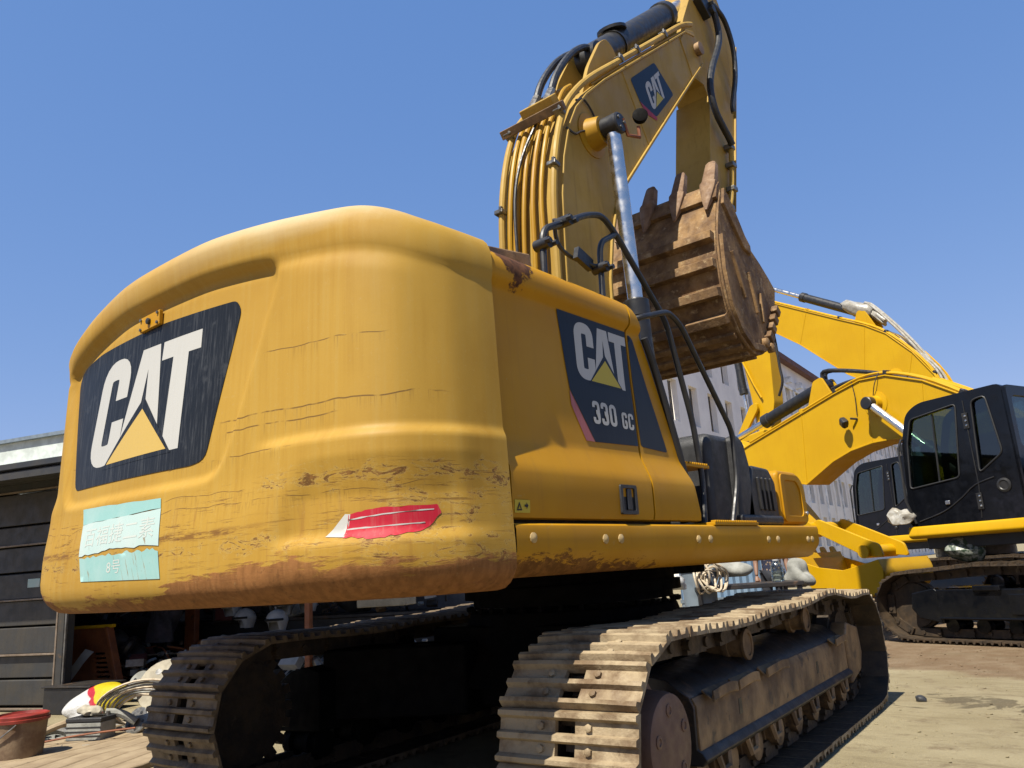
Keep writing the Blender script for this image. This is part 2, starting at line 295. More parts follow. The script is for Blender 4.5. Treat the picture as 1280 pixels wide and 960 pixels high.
# ------------------------------------------------------------------ mesh helpers
class G:
    def __init__(s): s.v = []; s.f = []; s.mi = []; s.k = 0
    def add(s, V, F, mi=None):
        o = len(s.v); s.v += [tuple(p) for p in V]; s.f += [tuple(i+o for i in f) for f in F]; s.mi += [s.k if mi is None else mi]*len(F); return s
    def box(s, c, d, rot=None):
        V = [Vector((x*d[0]/2, y*d[1]/2, z*d[2]/2)) for x in (-1, 1) for y in (-1, 1) for z in (-1, 1)]
        if rot is not None: V = [rot @ p for p in V]
        V = [p+Vector(c) for p in V]
        return s.add(V, [(0, 1, 3, 2), (4, 6, 7, 5), (0, 4, 5, 1), (2, 3, 7, 6), (0, 2, 6, 4), (1, 5, 7, 3)])
    def b2(s, a, b): return s.box([(a[i]+b[i])/2 for i in range(3)], [abs(b[i]-a[i]) for i in range(3)])
    def prism(s, pts, a0, a1, ax='x'):
        n = len(pts)
        def m(p, a): return {'x': (a, p[0], p[1]), 'y': (p[0], a, p[1]), 'z': (p[0], p[1], a)}[ax]
        V = [m(p, a0) for p in pts]+[m(p, a1) for p in pts]
        F = [(i, (i+1) % n, n+(i+1) % n, n+i) for i in range(n)]
        return s.add(V, F+[tuple(range(n-1, -1, -1)), tuple(range(n, 2*n))])
    def tube(s, pts, r, n=10, smooth=0, caps=True):
        P = [Vector(p) for p in pts]
        if smooth: P = catmull(P, smooth)
        rr = r if isinstance(r, (list, tuple)) else None
        V = []; F = []; T0 = None; U = None
        for i, p in enumerate(P):
            t = (P[min(i+1, len(P)-1)]-P[max(i-1, 0)]).normalized()
            if U is None:
                U = t.cross(Vector((0, 0, 1)) if abs(t.z) < .9 else Vector((1, 0, 0))).normalized()
            else:
                U = (U-t*U.dot(t)).normalized()
            W = t.cross(U); R_ = rr[min(int(i*len(rr)/len(P)), len(rr)-1)] if rr else r
            V += [p+(U*math.cos(2*math.pi*k/n)+W*math.sin(2*math.pi*k/n))*R_ for k in range(n)]
        for i in range(len(P)-1):
            for k in range(n): F.append((i*n+k, i*n+(k+1) % n, (i+1)*n+(k+1) % n, (i+1)*n+k))
        if caps: F += [tuple(range(n-1, -1, -1)), tuple((len(P)-1)*n+k for k in range(n))]
        return s.add(V, F)
    def lathe(s, prof, p0, axis=(1, 0, 0), n=24):
        """prof: (distance along axis, radius)"""
        a = Vector(axis).normalized(); U = a.cross(Vector((0, 0, 1)) if abs(a.z) < .9 else Vector((1, 0, 0))).normalized(); W = a.cross(U); p0 = Vector(p0)
        V = [p0+a*d+(U*math.cos(2*math.pi*k/n)+W*math.sin(2*math.pi*k/n))*max(r, 1e-4) for d, r in prof for k in range(n)]
        F = [(i*n+k, i*n+(k+1) % n, (i+1)*n+(k+1) % n, (i+1)*n+k) for i in range(len(prof)-1) for k in range(n)]
        F += [tuple(range(n-1, -1, -1)), tuple((len(prof)-1)*n+k for k in range(n))]
        return s.add(V, F)
    def cyl(s, p0, p1, r, n=16):
        d = Vector(p1)-Vector(p0); return s.lathe([(0, r), (d.length, r)], p0, d, n)
    def grid(s, P, close=False):
        """P[i][j] points"""
        a, b = len(P), len(P[0]); V = [q for row in P for q in row]
        F = [(i*b+j, i*b+(j+1) % b, (i+1)*b+(j+1) % b, (i+1)*b+j) for i in range(a-1) for j in range(b if close else b-1)]
        return s.add(V, F)
    def data(s, name, mats, ang=35):
        me = bpy.data.meshes.new(name); me.from_pydata(s.v, [], s.f)
        for m in (mats if isinstance(mats, (list, tuple)) else [mats]): me.materials.append(M[m] if isinstance(m, str) else m)
        if any(s.mi): me.polygons.foreach_set('material_index', s.mi)
        bm = bmesh.new(); bm.from_mesh(me); bmesh.ops.recalc_face_normals(bm, faces=bm.faces); bm.to_mesh(me); bm.free()
        me.polygons.foreach_set('use_smooth', [True]*len(me.polygons)); me.set_sharp_from_angle(angle=R(ang)); me.update()
        return me
    def build(s, name, mats, parent=None, bevel=0, ang=35, seg=2, **tags):
        return link(name, s.data(name, mats, ang), parent, bevel, seg, **tags)
def link(name, me, parent=None, bevel=0, seg=2, loc=None, rot=None, **tags):
    o = bpy.data.objects.new(name, me); COL.objects.link(o)
    if parent is not None: o.parent = parent
    if loc: o.location = loc
    if rot: o.rotation_euler = rot
    if bevel:
        b = o.modifiers.new('bevel', 'BEVEL'); b.width = bevel; b.segments = seg; b.limit_method = 'ANGLE'; b.angle_limit = R(38); b.harden_normals = True
    for k, v in tags.items(): o[k] = v
    return o
def thing(name, label, cat, loc=(0, 0, 0), rz=0, group=None):
    o = bpy.data.objects.new(name, None); COL.objects.link(o); o.location = loc; o.rotation_euler = (0, 0, rz); o.empty_display_size = .2
    o['label'] = label; o['category'] = cat
    if group: o['group'] = group
    return o
def catmull(P, k):
    P = [Vector(p) for p in P]; out = []
    for i in range(len(P)-1):
        a, b, c, d = P[max(i-1, 0)], P[i], P[i+1], P[min(i+2, len(P)-1)]
        for j in range(k):
            t = j/k; out.append(.5*((2*b)+(c-a)*t+(2*a-5*b+4*c-d)*t*t+(3*b-a-3*c+d)*t**3))
    return out+[P[-1]]
def fillet(P, r, k=5):
    """polyline with rounded corners"""
    P = [Vector(p) for p in P]; out = [P[0]]
    for i in range(1, len(P)-1):
        a, b, c = P[i-1], P[i], P[i+1]; d1 = (a-b); d2 = (c-b); rr = min(r, d1.length*.45, d2.length*.45)
        s, e = b+d1.normalized()*rr, b+d2.normalized()*rr
        out += [(1-t)**2*s+2*t*(1-t)*b+t*t*e for t in [j/k for j in range(k+1)]]
    return out+[P[-1]]
def rpoly(P, r, k=4):
    """closed 2D polygon with rounded corners"""
    P = [Vector((p[0], p[1])) for p in P]; out = []
    for i in range(len(P)):
        a, b, c = P[i-1], P[i], P[(i+1) % len(P)]; d1 = a-b; d2 = c-b; rr = min(r, d1.length*.48, d2.length*.48)
        s, e = b+d1.normalized()*rr, b+d2.normalized()*rr
        out += [tuple((1-t)**2*s+2*t*(1-t)*b+t*t*e) for t in [j/k for j in range(k+1)]]
    return out
def sst(a, b, x):
    t = min(max((x-a)/(b-a), 0), 1); return t*t*(3-2*t)
def lerpt(tab, x):
    if x <= tab[0][0]: return tab[0][1]
    for (a, p), (b, q) in zip(tab, tab[1:]):
        if x <= b: return p+(q-p)*(x-a)/(b-a)
    return tab[-1][1]
def flatpoly(loops, step=None):
    """fill 2D loops (outer + holes); optionally slice on a grid so it can follow a curved surface -> verts2d, faces"""
    bm = bmesh.new()
    for lp in loops:
        vs = [bm.verts.new((p[0], p[1], 0)) for p in lp]
        for i in range(len(vs)): bm.edges.new((vs[i], vs[(i+1) % len(vs)]))
    bmesh.ops.triangle_fill(bm, edges=bm.edges[:], use_beauty=True)
    if step:
        xs = [v.co.x for v in bm.verts]; ys = [v.co.y for v in bm.verts]
        for ax, lo, hi in ((0, min(xs), max(xs)), (1, min(ys), max(ys))):
            k = math.ceil(lo/step)*step
            while k < hi:
                co = [0, 0, 0]; no = [0, 0, 0]; co[ax] = k; no[ax] = 1
                bmesh.ops.bisect_plane(bm, geom=bm.verts[:]+bm.edges[:]+bm.faces[:], plane_co=co, plane_no=no); k += step
    bm.verts.index_update(); V = [(v.co.x, v.co.y) for v in bm.verts]; F = [[v.index for v in f.verts] for f in bm.faces]; bm.free(); return V, F
def plate(g, loops, a0, a1, ax='x'):
    """solid plate with holes between a0 and a1 along ax"""
    V, F = flatpoly(loops); n = len(V)
    m = lambda p, a: {'x': (a, p[0], p[1]), 'y': (p[0], a, p[1]), 'z': (p[0], p[1], a)}[ax]
    W = [m(p, a0) for p in V]+[m(p, a1) for p in V]; FF = [tuple(f) for f in F]+[tuple(i+n for i in reversed(f)) for f in F]
    e = {}
    for f in F:
        for i in range(len(f)): k = tuple(sorted((f[i], f[(i+1) % len(f)]))); e[k] = e.get(k, 0)+1
    FF += [(a, b, b+n, a+n) for (a, b), c in e.items() if c == 1]
    g.add(W, FF); return g
def stroke(path, w):
    """2D stroke outline of an open path"""
    P = [Vector(p) for p in path]; Lf = []; Rt = []
    for i, p in enumerate(P):
        t = (P[min(i+1, len(P)-1)]-P[max(i-1, 0)]).normalized(); nrm = Vector((-t.y, t.x))
        Lf.append(tuple(p+nrm*w/2)); Rt.append(tuple(p-nrm*w/2))
    return Lf+Rt[::-1]

# ------------------------------------------------------------------ ground
g = G(); g.add([(-250, -60, 0), (200, -60, 0), (200, 600, 0), (-250, 600, 0)], [(0, 1, 2, 3)])
g.build('ground', 'ground', kind='structure')

# ================================================================== the big excavator in front
EX = thing('excavator', 'large worn yellow crawler excavator in front with rusty counterweight and raised boom', 'excavator')
SWING = R(5.03)                                   # undercarriage turned against the upper body

# --- counterweight: one casting, rear plan curve x vertical profile, with recess, ledge and light pockets
plan = catmull([Vector((*p, 0)) for p in [(-1.40, -1.75), (-1.47, -2.15), (-1.50, -2.55), (-1.50, -2.80), (-1.43, -2.97), (-1.22, -3.07), (-.75, -3.12), (-.25, -3.135), (.25, -3.12), (.68, -3.07),
        (1.02, -2.985), (1.215, -2.91), (1.35, -2.79), (1.425, -2.65), (1.455, -2.51), (1.468, -2.385)]], 24)
pl_ = [0]
for a, b in zip(plan, plan[1:]): pl_.append(pl_[-1]+(b-a).length)
NS = 300; S = []
for i in range(NS):
    d = pl_[-1]*i/(NS-1); k = max(j for j in range(len(pl_)) if pl_[j] <= d+1e-9); k = min(k, len(plan)-2)
    f = (d-pl_[k])/(pl_[k+1]-pl_[k]); p = plan[k].lerp(plan[k+1], f); S.append(p)
NRM = []
for i in range(NS):
    t = (S[min(i+2, NS-1)]-S[max(i-2, 0)]).normalized(); NRM.append(Vector((t.y, -t.x, 0)))
ztop = [(-1.52, 2.60), (-1.40, 2.655), (-1.2, 2.715), (-.9, 2.785), (-.45, 2.85), (.3, 2.845), (.9, 2.795), (1.15, 2.775), (1.32, 2.745), (1.42, 2.70), (1.47, 2.655)]
vprof = [(-.62, 1.17), (-.30, 1.15), (-.10, 1.138), (-.055, 1.146), (-.026, 1.165), (-.010, 1.19), (0, 1.22), (.004, 1.26), (.004, 1.30)]
zz = 1.30
while zz < 2.47: zz += .0125; vprof.append((.004-(zz-1.3)*.030, zz))
vprof += [(-.030, 2.495), (-.024, 2.515), (-.020, 2.54), (-.020, 2.58), (-.022, 2.615), (-.030, 2.645), (-.044, 2.672), (-.066, 2.695), (-.098, 2.713), (-.15, 2.726), (-.25, 2.735), (-.42, 2.740), (-.7, 2.742)]
def sdquad(Q, x, z):
    d = 9
    for (a, b), (c, e) in zip(Q, Q[1:]+Q[:1]):
        ex, ez = c-a, e-b; L_ = math.hypot(ex, ez); d = min(d, ((x-a)*-ez+(z-b)*ex)/L_)
    return d
RECQ = [(-1.12, 1.665), (.50, 1.635), (.86, 2.52), (-1.30, 2.54)]       # counter-clockwise
def smin(L_, k=.05): return -k*math.log(sum(math.exp(-d/k) for d in L_))
def rec(x, z):
    L_ = []
    for (a, b), (c, e) in zip(RECQ, RECQ[1:]+RECQ[:1]):
        ex, ez = c-a, e-b; L_.append(((x-a)*-ez+(z-b)*ex)/math.hypot(ex, ez))
    return smin(L_, .045)
def cw_off(x, z, right):
    o = 0.
    if not right or x < 1.2:
        d = rec(x, z); depth = .026+.020*sst(1.7, 2.5, z); o -= depth*sst(.0, .05, d)
    # ledge running round the tail and the pocket for the lamp under it
    e = sst(.66, .90, x)
    if e > 0:
        xl = .80+.35*(z-1.40); pk = sst(xl, xl+.16, x)*sst(1.475, 1.41, x); k = sst(1.43, 1.465, x)
        o += e*.027*sst(1.785, 1.735, z)*sst(1.165, 1.215, z)*(1-.45*k)
        o -= pk*.030*min(1., max(0., (1.672-z)/.15))*sst(1.335, 1.395, z)
    o += .022*sst(1.10, 1.36, -x)*sst(1.80, 1.66, z)*sst(1.18, 1.30, z)
    o += .018*sst(1.66, 1.40, z)*sst(1.16, 1.21, z)*sst(.95, .65, x)
    # raised field right of the recess
    o += .012*sst(.84, .98, x)*sst(1.40, 1.30, x)*sst(2.52, 2.40, z)*sst(1.2, 1.3, z)
    if z > 2.40: o -= .010*sst(1.25, .9, x)*sst(2.44, 2.50, z)*sst(2.62, 2.56, z)
    # gentle hammering
    o += .004*math.sin(3.1*x+1)*math.sin(4.3*z+.5)
    return o
g = G(); rows = []
for i in range(NS):
    p, n_ = S[i], NRM[i]; row = []; zt = sum(lerpt(ztop, p.x+dx*.03)*w for dx, w in ((-5, 1), (-4, 2), (-3, 3), (-2, 4), (-1, 5), (0, 6), (1, 5), (2, 4), (3, 3), (4, 2), (5, 1)))/36
    for o, z in vprof:
        oo = o+(cw_off(p.x, z, p.y > -2.9) if 1.15 < z < 2.6 else 0)
        if o < -.3: n2 = Vector((n_.x*.35, n_.y, 0))
        else: n2 = n_
        q = p+n2*oo; z2 = z+(zt-2.742)*sst(1.8, 2.6, z)
        row.append((q.x, q.y, z2))
    rows.append(row)
g.grid(rows); CW_V, CW_F = list(g.v), list(g.f)
g.v = list(g.v); nv = len(vprof)
g.add([rows[-1][j] for j in range(nv)]+[(p[0]-.06, p[1]+.0, p[2]) for p in rows[-1]], [(j, j+1, nv+j+1, nv+j) for j in range(nv-1)])
CWO = g.build('counterweight', 'cw', EX, ang=60)
CWB = BVHTree.FromPolygons([Vector(v) for v in CW_V], CW_F)

# --- right-hand side panels (profile x(z) swept along y)
sprof = [(1.435, 1.412), (1.462, 1.418), (1.470, 1.45), (1.472, 1.55), (1.472, 1.60), (1.468, 1.625), (1.459, 1.65), (1.446, 1.68), (1.433, 1.712), (1.424, 1.735), (1.420, 1.75), (1.417, 1.775), (1.412, 1.95), (1.404, 2.15), (1.400, 2.38), (1.400, 2.415), (1.404, 2.435),
         (1.424, 2.452), (1.434, 2.468), (1.438, 2.49), (1.438, 2.525), (1.430, 2.555), (1.41, 2.585), (1.375, 2.612), (1.32, 2.632), (1.2, 2.645), (.9, 2.655)]
yfront = [(1.40, -.735), (1.60, -.79), (1.77, -.845), (2.0, -.925), (2.2, -1.0), (2.38, -1.08), (2.50, -1.16), (2.56, -1.21), (2.62, -1.25), (2.66, -1.25)]
def panel(name, y0f, y1f, n=14, matn='side', inset=0, ret=.05):
    g = G(); rows = []
    for i in range(n+1):
        row = []
        for x, z in sprof:
            ya, yb = y0f(z), y1f(z); row.append((x, ya+(yb-ya)*i/n, z))
        rows.append(row)
    V = [[(x-ret, y, z) for x, y, z in rows[0]]]+rows+[[(x-ret, y, z) for x, y, z in rows[-1]]]
    g.grid(V); return g.build(name, matn, EX, ang=50)
door = panel('access_door', lambda z: -2.372, lambda z: -1.262)
panel2 = panel('access_door', lambda z: -1.246, lambda z: lerpt(yfront, z))
gs = G(); gs.grid([[(x, y, z) for x, z in sprof] for y in (-2.37, -.4)]); SB = BVHTree.FromPolygons([Vector(v) for v in gs.v], gs.f)
# dark frame behind the panels, hood
g = G(); g.b2((-1.36, -2.4, 1.30), (1.36, -1.0, 2.56)); g.b2((.45, -1.2, 1.30), (1.30, -.78, 1.9)); g.build('engine_bay', 'frame', EX, .02)
g = G(); g.b2((-1.30, -2.30, 2.60), (.95, -1.15, 2.70)); g.build('engine_hood', 'paint', EX, .03)
# black rubber seal on the slanted front edge
g = G(); g.tube([(1.42, lerpt(yfront, z)+.02, z) for z in (2.42, 2.3, 2.15, 2.0, 1.8, 1.6, 1.42)], .022, 8, 3); g.tube([(1.35, lerpt(yfront, z)+.035, z) for z in (2.42, 2.3, 2.15, 2.0, 1.8, 1.6, 1.42)], .035, 8, 3); g.build('edge_seal', 'seal', EX)
# side skirt beam
skp = [(1.30, 1.394), (1.468, 1.394), (1.480, 1.386), (1.484, 1.37), (1.482, 1.285), (1.474, 1.262), (1.45, 1.23), (1.42, 1.195), (1.385, 1.182), (1.33, 1.180)]
g = G(); g.grid([[(x, y, z+.0) for x, z in skp] for y in [-2.375+3.375*i/40 for i in range(41)]])
g.add([(x, 1.0, z) for x, z in skp], [tuple(range(len(skp)))]); skirt = g.build('side_skirt', 'side', EX, ang=30)
bolt = G().lathe([(0, .022), (.006, .022), (.012, .012), (.014, .0)], (0, 0, 0), (1, 0, 0), 10).data('bolt', 'bolt')
for y, z in ((-2.27, 1.335), (-1.745, 1.325), (-1.615, 1.325), (-.84, 1.315), (-.70, 1.315), (.10, 1.305), (.25, 1.305), (.78, 1.30), (.86, 1.30)):
    link('bolt', bolt, skirt, loc=(1.482, y, z))
g = G(); g.prism([(x*-1, z) for x, z in skp], -2.0, 1.0, 'y'); g.build('side_skirt', 'side', EX)
# platform and what hangs below
g = G(); g.b2((-1.38, -2.35, 1.19), (1.34, 1.0, 1.30)); g.b2((-.62, -2.2, 1.12), (-.5, .9, 1.25)); g.b2((.5, -2.2, 1.12), (.62, .9, 1.25)); g.b2((-1.0, -2.6, 1.17), (1.0, -2.2, 1.28)); g.build('revolving_frame', 'deepblack', EX, .01)
g = G(); g.lathe([(0, .72), (.05, .72), (.05, .78), (.12, .78), (.12, .74), (.20, .74)], (0, 0, .98), (0, 0, 1), 48)
for k in range(36): g.lathe([(0, .018), (.03, .018)], (.755*math.cos(k*math.pi/18), .755*math.sin(k*math.pi/18), .95), (0, 0, 1), 6)
g.build('slewing_ring', 'deepblack', EX)

# --- decals and lettering, laid on the panels they belong to
def stick(name, loops, proj, mat, parent, off, step=.04, label=None):
    V, F = flatpoly(loops, step); g = G(); P = [proj(a, b, off) for a, b in V]
    g.add(P, F); me = bpy.data.meshes.new(name); me.from_pydata([tuple(p) for p in P], [], F); me.materials.append(M[mat]); me.polygons.foreach_set('use_smooth', [True]*len(me.polygons)); me.update()
    o = link(name, me, parent)
    if label: o['label'] = label
    return o
def on_rear(x, z, off):
    h = CWB.ray_cast(Vector((x, -6, z)), Vector((0, 1, 0)))
    n_ = h[1] if h[1].y < 0 else -h[1]; return h[0]+n_*off
def on_side(y, z, off):
    h = SB.ray_cast(Vector((4, y, z)), Vector((-1, 0, 0))); n_ = h[1] if h[1].x > 0 else -h[1]; return h[0]+n_*off
def quadmap(BL, BR, TR, TL):
    def f(s, t): 
        s /= 150; t /= 100
        return tuple((1-s)*(1-t)*BL[i]+s*(1-t)*BR[i]+s*t*TR[i]+(1-s)*t*TL[i] for i in (0, 1))
    return f
C_path = [tuple(p)[:2] for p in fillet([Vector((p[0], p[1], 0)) for p in [(42, 60), (42, 90.5), (10, 90.5), (10, 9.5), (42, 9.5), (42, 40)]], 15, 6)]
LOGO = [('letter', [stroke(C_path, 19.5)], 0), ('letter', [[(67, 100), (94, 100), (107, 12), (88, 12), (86, 32), (74, 32), (71, 12), (50, 12)], [(76.5, 47), (83.5, 47), (80, 80)]], 0),
        ('letter', [[(99, 100), (150, 100), (150, 83), (135, 83), (135, -2), (115, -2), (115, 83), (99, 83)]], 0),
        ('emblem_outline', [[(81, 54), (127, -4), (30, -4)]], 1), ('emblem_triangle', [[(81, 43), (121, 0), (36, 0)]], 2)]
def logo(qm, proj, parent, dark, yel, base=.003, step=.04):
    mats = {0: 'd_white', 1: dark, 2: yel}
    for nm, loops, k in LOGO: stick(nm, [[qm(*p) for p in lp] for lp in loops], proj, mats[k], parent, base+.0007*(k+1), step)
DX = [(-1.0, 1.775), (.27, 1.742), (.365, 1.76), (.535, 2.40), (.50, 2.452), (-.1, 2.488), (-.80, 2.492), (-1.08, 2.47), (-1.15, 2.40)]
stick('decal_panel', [rpoly(DX, .045, 3)], on_rear, 'd_black', CWO, .003, .04, 'scratched black trapezoid decal on the counterweight')
logo(quadmap((-.84, 1.862), (.26, 1.846), (.26, 2.376), (-.70, 2.405)), on_rear, CWO, 'd_black', 'd_yellow')
rj = lambda pts, a=.006: [(x+rng.uniform(-a, a), y+rng.uniform(-a, a)) for x, y in pts]
def ragged(pts, a=.006, n=10):
    out = []
    for (x0, y0), (x1, y1) in zip(pts, pts[1:]): out += [(x0+(x1-x0)*i/n, y0+(y1-y0)*i/n+rng.uniform(-a, a)) for i in range(n)]
    return out+[pts[-1]]
stick('torn_sticker', [ragged([(-.722, 1.57), (.10, 1.575)], .004)+[(.09, 1.62)]+ragged([(.09, 1.62), (-.757, 1.652)], .002)[1:]], on_rear, 'd_teal', CWO, .003)
stick('torn_sticker', [ragged([(-.70, 1.418), (-.3, 1.428), (.122, 1.412)], .007)+[(.102, 1.574)]+ragged([(.10, 1.574), (-.722, 1.568)], .004)[1:]], on_rear, 'd_pale', CWO, .003)
stick('torn_sticker', [[(-.64, 1.292), (.145, 1.272)]+ragged([(.12, 1.398), (-.2, 1.405), (-.69, 1.405)], .008, 14)], on_rear, 'd_teal', CWO, .003)
def text_loops(txt):
    cu = bpy.data.curves.new('lettering', 'FONT'); cu.body = txt; cu.resolution_u = 2; o = bpy.data.objects.new('lettering', cu); COL.objects.link(o)
    dg = bpy.context.evaluated_depsgraph_get(); me = o.evaluated_get(dg).to_mesh(); V = [(v.co.x, v.co.y) for v in me.vertices]; F = [list(p.vertices) for p in me.polygons]
    o.evaluated_get(dg).to_mesh_clear(); bpy.data.objects.remove(o); bpy.data.curves.remove(cu); return V, F
def text_on(txt, x0, x1, z0, z1, proj, mat, parent, off, z0r=None):
    V, F = text_loops(txt)
    if not V: return
    xs = [v[0] for v in V]; ys = [v[1] for v in V]; a, b, c, d = min(xs), max(xs), min(ys), max(ys)
    P = [proj(x0+(x1-x0)*(v[0]-a)/(b-a), z0+(z1-z0)*(v[1]-c)/(d-c), off) for v in V]
    me = bpy.data.meshes.new('lettering'); me.from_pydata([tuple(p) for p in P], [], F); me.materials.append(M[mat]); me.update(); link('lettering', me, parent)
text_on('百福捷二素', -.655, .07, 1.455, 1.545, on_rear, 'd_faint', CWO, .0038)
text_on('8号', -.35, -.21, 1.315, 1.375, on_rear, 'd_faint', CWO, .0038)
stick('reflector_tape', [[(1.075, 1.373), (1.155, 1.366), (1.16, 1.40), (1.165, 1.45), (1.145, 1.452)]], on_rear, 'd_white', CWO, .002, .02)
stick('reflector_tape', [[(1.15, 1.366)]+ragged([(1.152, 1.366), (1.27, 1.352), (1.37, 1.372)], .004, 8)+ragged([(1.372, 1.378), (1.398, 1.44), (1.392, 1.466)], .006, 4)+ragged([(1.39, 1.468), (1.25, 1.466), (1.158, 1.448)], .002, 8)], on_rear, 'd_red', CWO, .002, .02)
for a, b in (((1.16, 1.428), (1.385, 1.450)), ((1.155, 1.392), (1.37, 1.40))):
    stick('reflector_tape', [ragged([a, b], .0015)+ragged([(b[0], b[1]+.004), (a[0], a[1]+.004)], .0015)], on_rear, 'd_white', CWO, .0032, .02)
# small camera plate under the lip of the recess
cp = on_rear(-.20, 2.505, .0); g = G(); g.box(cp+Vector((0, -.012, .018)), (.20, .02, .075)); pc = g.build('camera_plate', 'side', CWO, .004)
g = G(); g.lathe([(0, .016), (.012, .016), (.016, .009)], cp+Vector((0, -.022, .018)), (0, -1, 0), 12); g.build('camera_lens', 'black', CWO)
for dx in (-.085, .085):
    for dz in (-.025, .025): G().lathe([(0, .008), (.008, .008)], cp+Vector((dx, -.022, .018+dz)), (0, -1, 0), 6).build('bolt', 'steel', CWO)
# door decal
stick('decal_panel', [[(-1.658, 1.79), (-1.264, 1.80), (-1.264, 2.425), (-1.872, 2.425), (-1.825, 2.03)]], on_side, 'd_navy', door, .003, .05, 'dark navy decal on the rear side door')
stick('decal_stripe', [[(-1.735, 1.79), (-1.662, 1.79), (-1.828, 2.026), (-1.828, 1.955)]], on_side, 'd_pink', door, .003, .05)
logo(quadmap((-1.745, 2.10), (-1.272, 2.095), (-1.268, 2.392), (-1.745, 2.395)), on_side, door, 'd_navy', 'd_yellow2', .003)
def P2(pts, r=12): return [tuple(p)[:2] for p in fillet([Vector((*p, 0)) for p in pts], r, 4)]
GL = {'3': [stroke(P2([(8, 72), (8, 92), (40, 92), (40, 52), (22, 52)], 14), 17), stroke(P2([(22, 53), (40, 53), (40, 8), (8, 8), (8, 28)], 14), 17)],
      '0': [stroke(P2([(8, 50), (8, 91), (40, 91), (40, 50)], 15), 17), stroke(P2([(8, 51), (8, 9), (40, 9), (40, 51)], 15), 17)],
      'G': [stroke(P2([(40, 68), (40, 91), (8, 91), (8, 9), (40, 9), (40, 46), (26, 46)], 13), 17)],
      'C': [stroke(P2([(40, 66), (40, 91), (8, 91), (8, 9), (40, 9), (40, 34)], 13), 17)]}
def glyphs(txt, y0, dy, z0, h, mirror=1):
    for i, ch in enumerate(txt):
        for k, lp in enumerate(GL[ch]):
            stick('letter' if ch in 'GC' else 'digit', [[(y0+(i*58+p[0])*dy, z0+p[1]*h) for p in lp]], on_side, 'd_white', door, .005+.0006*k, None)
glyphs('330', -1.655, .00128, 1.882, .00114); glyphs('GC', -1.395, .00104, 1.880, .00088)
stick('decal_panel', [rpoly([(-1.236, 1.80), (-.962, 1.787), (-1.19, 2.40), (-1.236, 2.42)], .02, 3)], on_side, 'd_navy', panel2, .003, .05, 'dark wedge decal beside the slanted front edge')
stick('warning_label', [[(-2.36, 1.437), (-2.262, 1.437), (-2.262, 1.488), (-2.36, 1.488)]], on_side, 'd_yellow2', door, .003, None)
stick('warning_symbol', [[(-2.350, 1.446), (-2.316, 1.446), (-2.333, 1.480)], [(-2.342, 1.450), (-2.324, 1.450), (-2.333, 1.468)]], on_side, 'd_navy', door, .0045, None)
stick('warning_symbol', [[(-2.300, 1.460), (-2.288, 1.460), (-2.288, 1.450), (-2.276, 1.466), (-2.288, 1.478), (-2.288, 1.470), (-2.300, 1.468)]], on_side, 'd_navy', door, .0045, None)
# door latch set in a black frame
g = G(); plate(g, [rpoly([(-1.572, 1.440), (-1.425, 1.440), (-1.425, 1.582), (-1.572, 1.582)], .012), rpoly([(-1.552, 1.458), (-1.447, 1.458), (-1.447, 1.566), (-1.552, 1.566)][::-1], .01)], 1.462, 1.482)
lt = g.build('latch_frame', 'plastic', door, .003); g = G(); g.b2((1.4695, -1.552, 1.458), (1.4715, -1.447, 1.566)); g.build('latch_recess', 'black', door)
g = G(); g.b2((1.4715, -1.515, 1.46), (1.482, -1.475, 1.564)); g.build('latch_lever', 'plastic', door, .006)

# --- steps, black covers and the yellow toolbox in front of the doors
def rblock(name, prof, x0, x1, mat, bev=.03, parent=EX, seg=3): return G().prism(prof, x0, x1).build(name, mat, parent, bev, seg=seg)
g = G(); g.prism([(-.30, 1.40), (.16, 1.40), (.17, 1.96), (.13, 1.985), (-.22, 1.985), (-.27, 1.95)], .55, 1.33); tankc = g.build('tank_cover', 'plastic', EX, .05, seg=3)
g = G(); g.prism([(-.02, 1.41), (.20, 1.41), (.20, 1.80), (.15, 1.95), (.07, 1.99), (0.0, 1.97)], 1.30, 1.385); g.build('tank_cover', 'plastic', EX, .03, seg=3)
g = G(); g.prism([(.04, 1.41), (.60, 1.41), (.59, 1.70), (.50, 1.79), (.24, 1.80), (.14, 1.62)], 1.10, 1.385); g.b2((1.3, -.06, 1.40), (1.41, .60, 1.47)); lou = g.build('louvre_cover', 'plastic', EX, .025, seg=3)
for k in range(4): G().prism([(.27+k*.07, 1.50), (.295+k*.07, 1.50), (.285+k*.07, 1.72), (.26+k*.07, 1.72)], 1.38, 1.402).build('louvre', 'black', lou, .008)
g = G(); g.prism(rpoly([(.615, 1.405), (1.12, 1.405), (1.10, 1.70), (1.0, 1.79), (.62, 1.79)], .06, 5), .75, 1.39); tb = g.build('tool_box', 'side', EX, .03, seg=3)
g = G(); plate(g, [rpoly([(.64, 1.425), (1.085, 1.425), (1.07, 1.69), (.98, 1.765), (.645, 1.765)], .05), rpoly([(.71, 1.47), (.70, 1.72), (.94, 1.72), (1.0, 1.66), (1.01, 1.47)], .05)], 1.388, 1.402); g.build('tool_box_lid', 'side', EX, .008)
G().lathe([(0, .016), (.012, .016), (.016, .01)], (1.40, 1.05, 1.49), (1, 0, 0), 12).build('lock', 'chrome', tb)
for y0, y1, z, x0, x1 in ((-.62, -.02, 1.405, 1.25, 1.485), (-.72, -.35, 1.755, 1.20, 1.36)):
    g = G(); g.b2((x0, y0, z-.012), (x1, y1, z+.006))
    for k in range(int((y1-y0)/.025)): g.b2((x1-.03, y0+.008+k*.025, z+.005), (x1+.004, y0+.02+k*.025, z+.016))
    g.build('step', 'side', EX, .003)
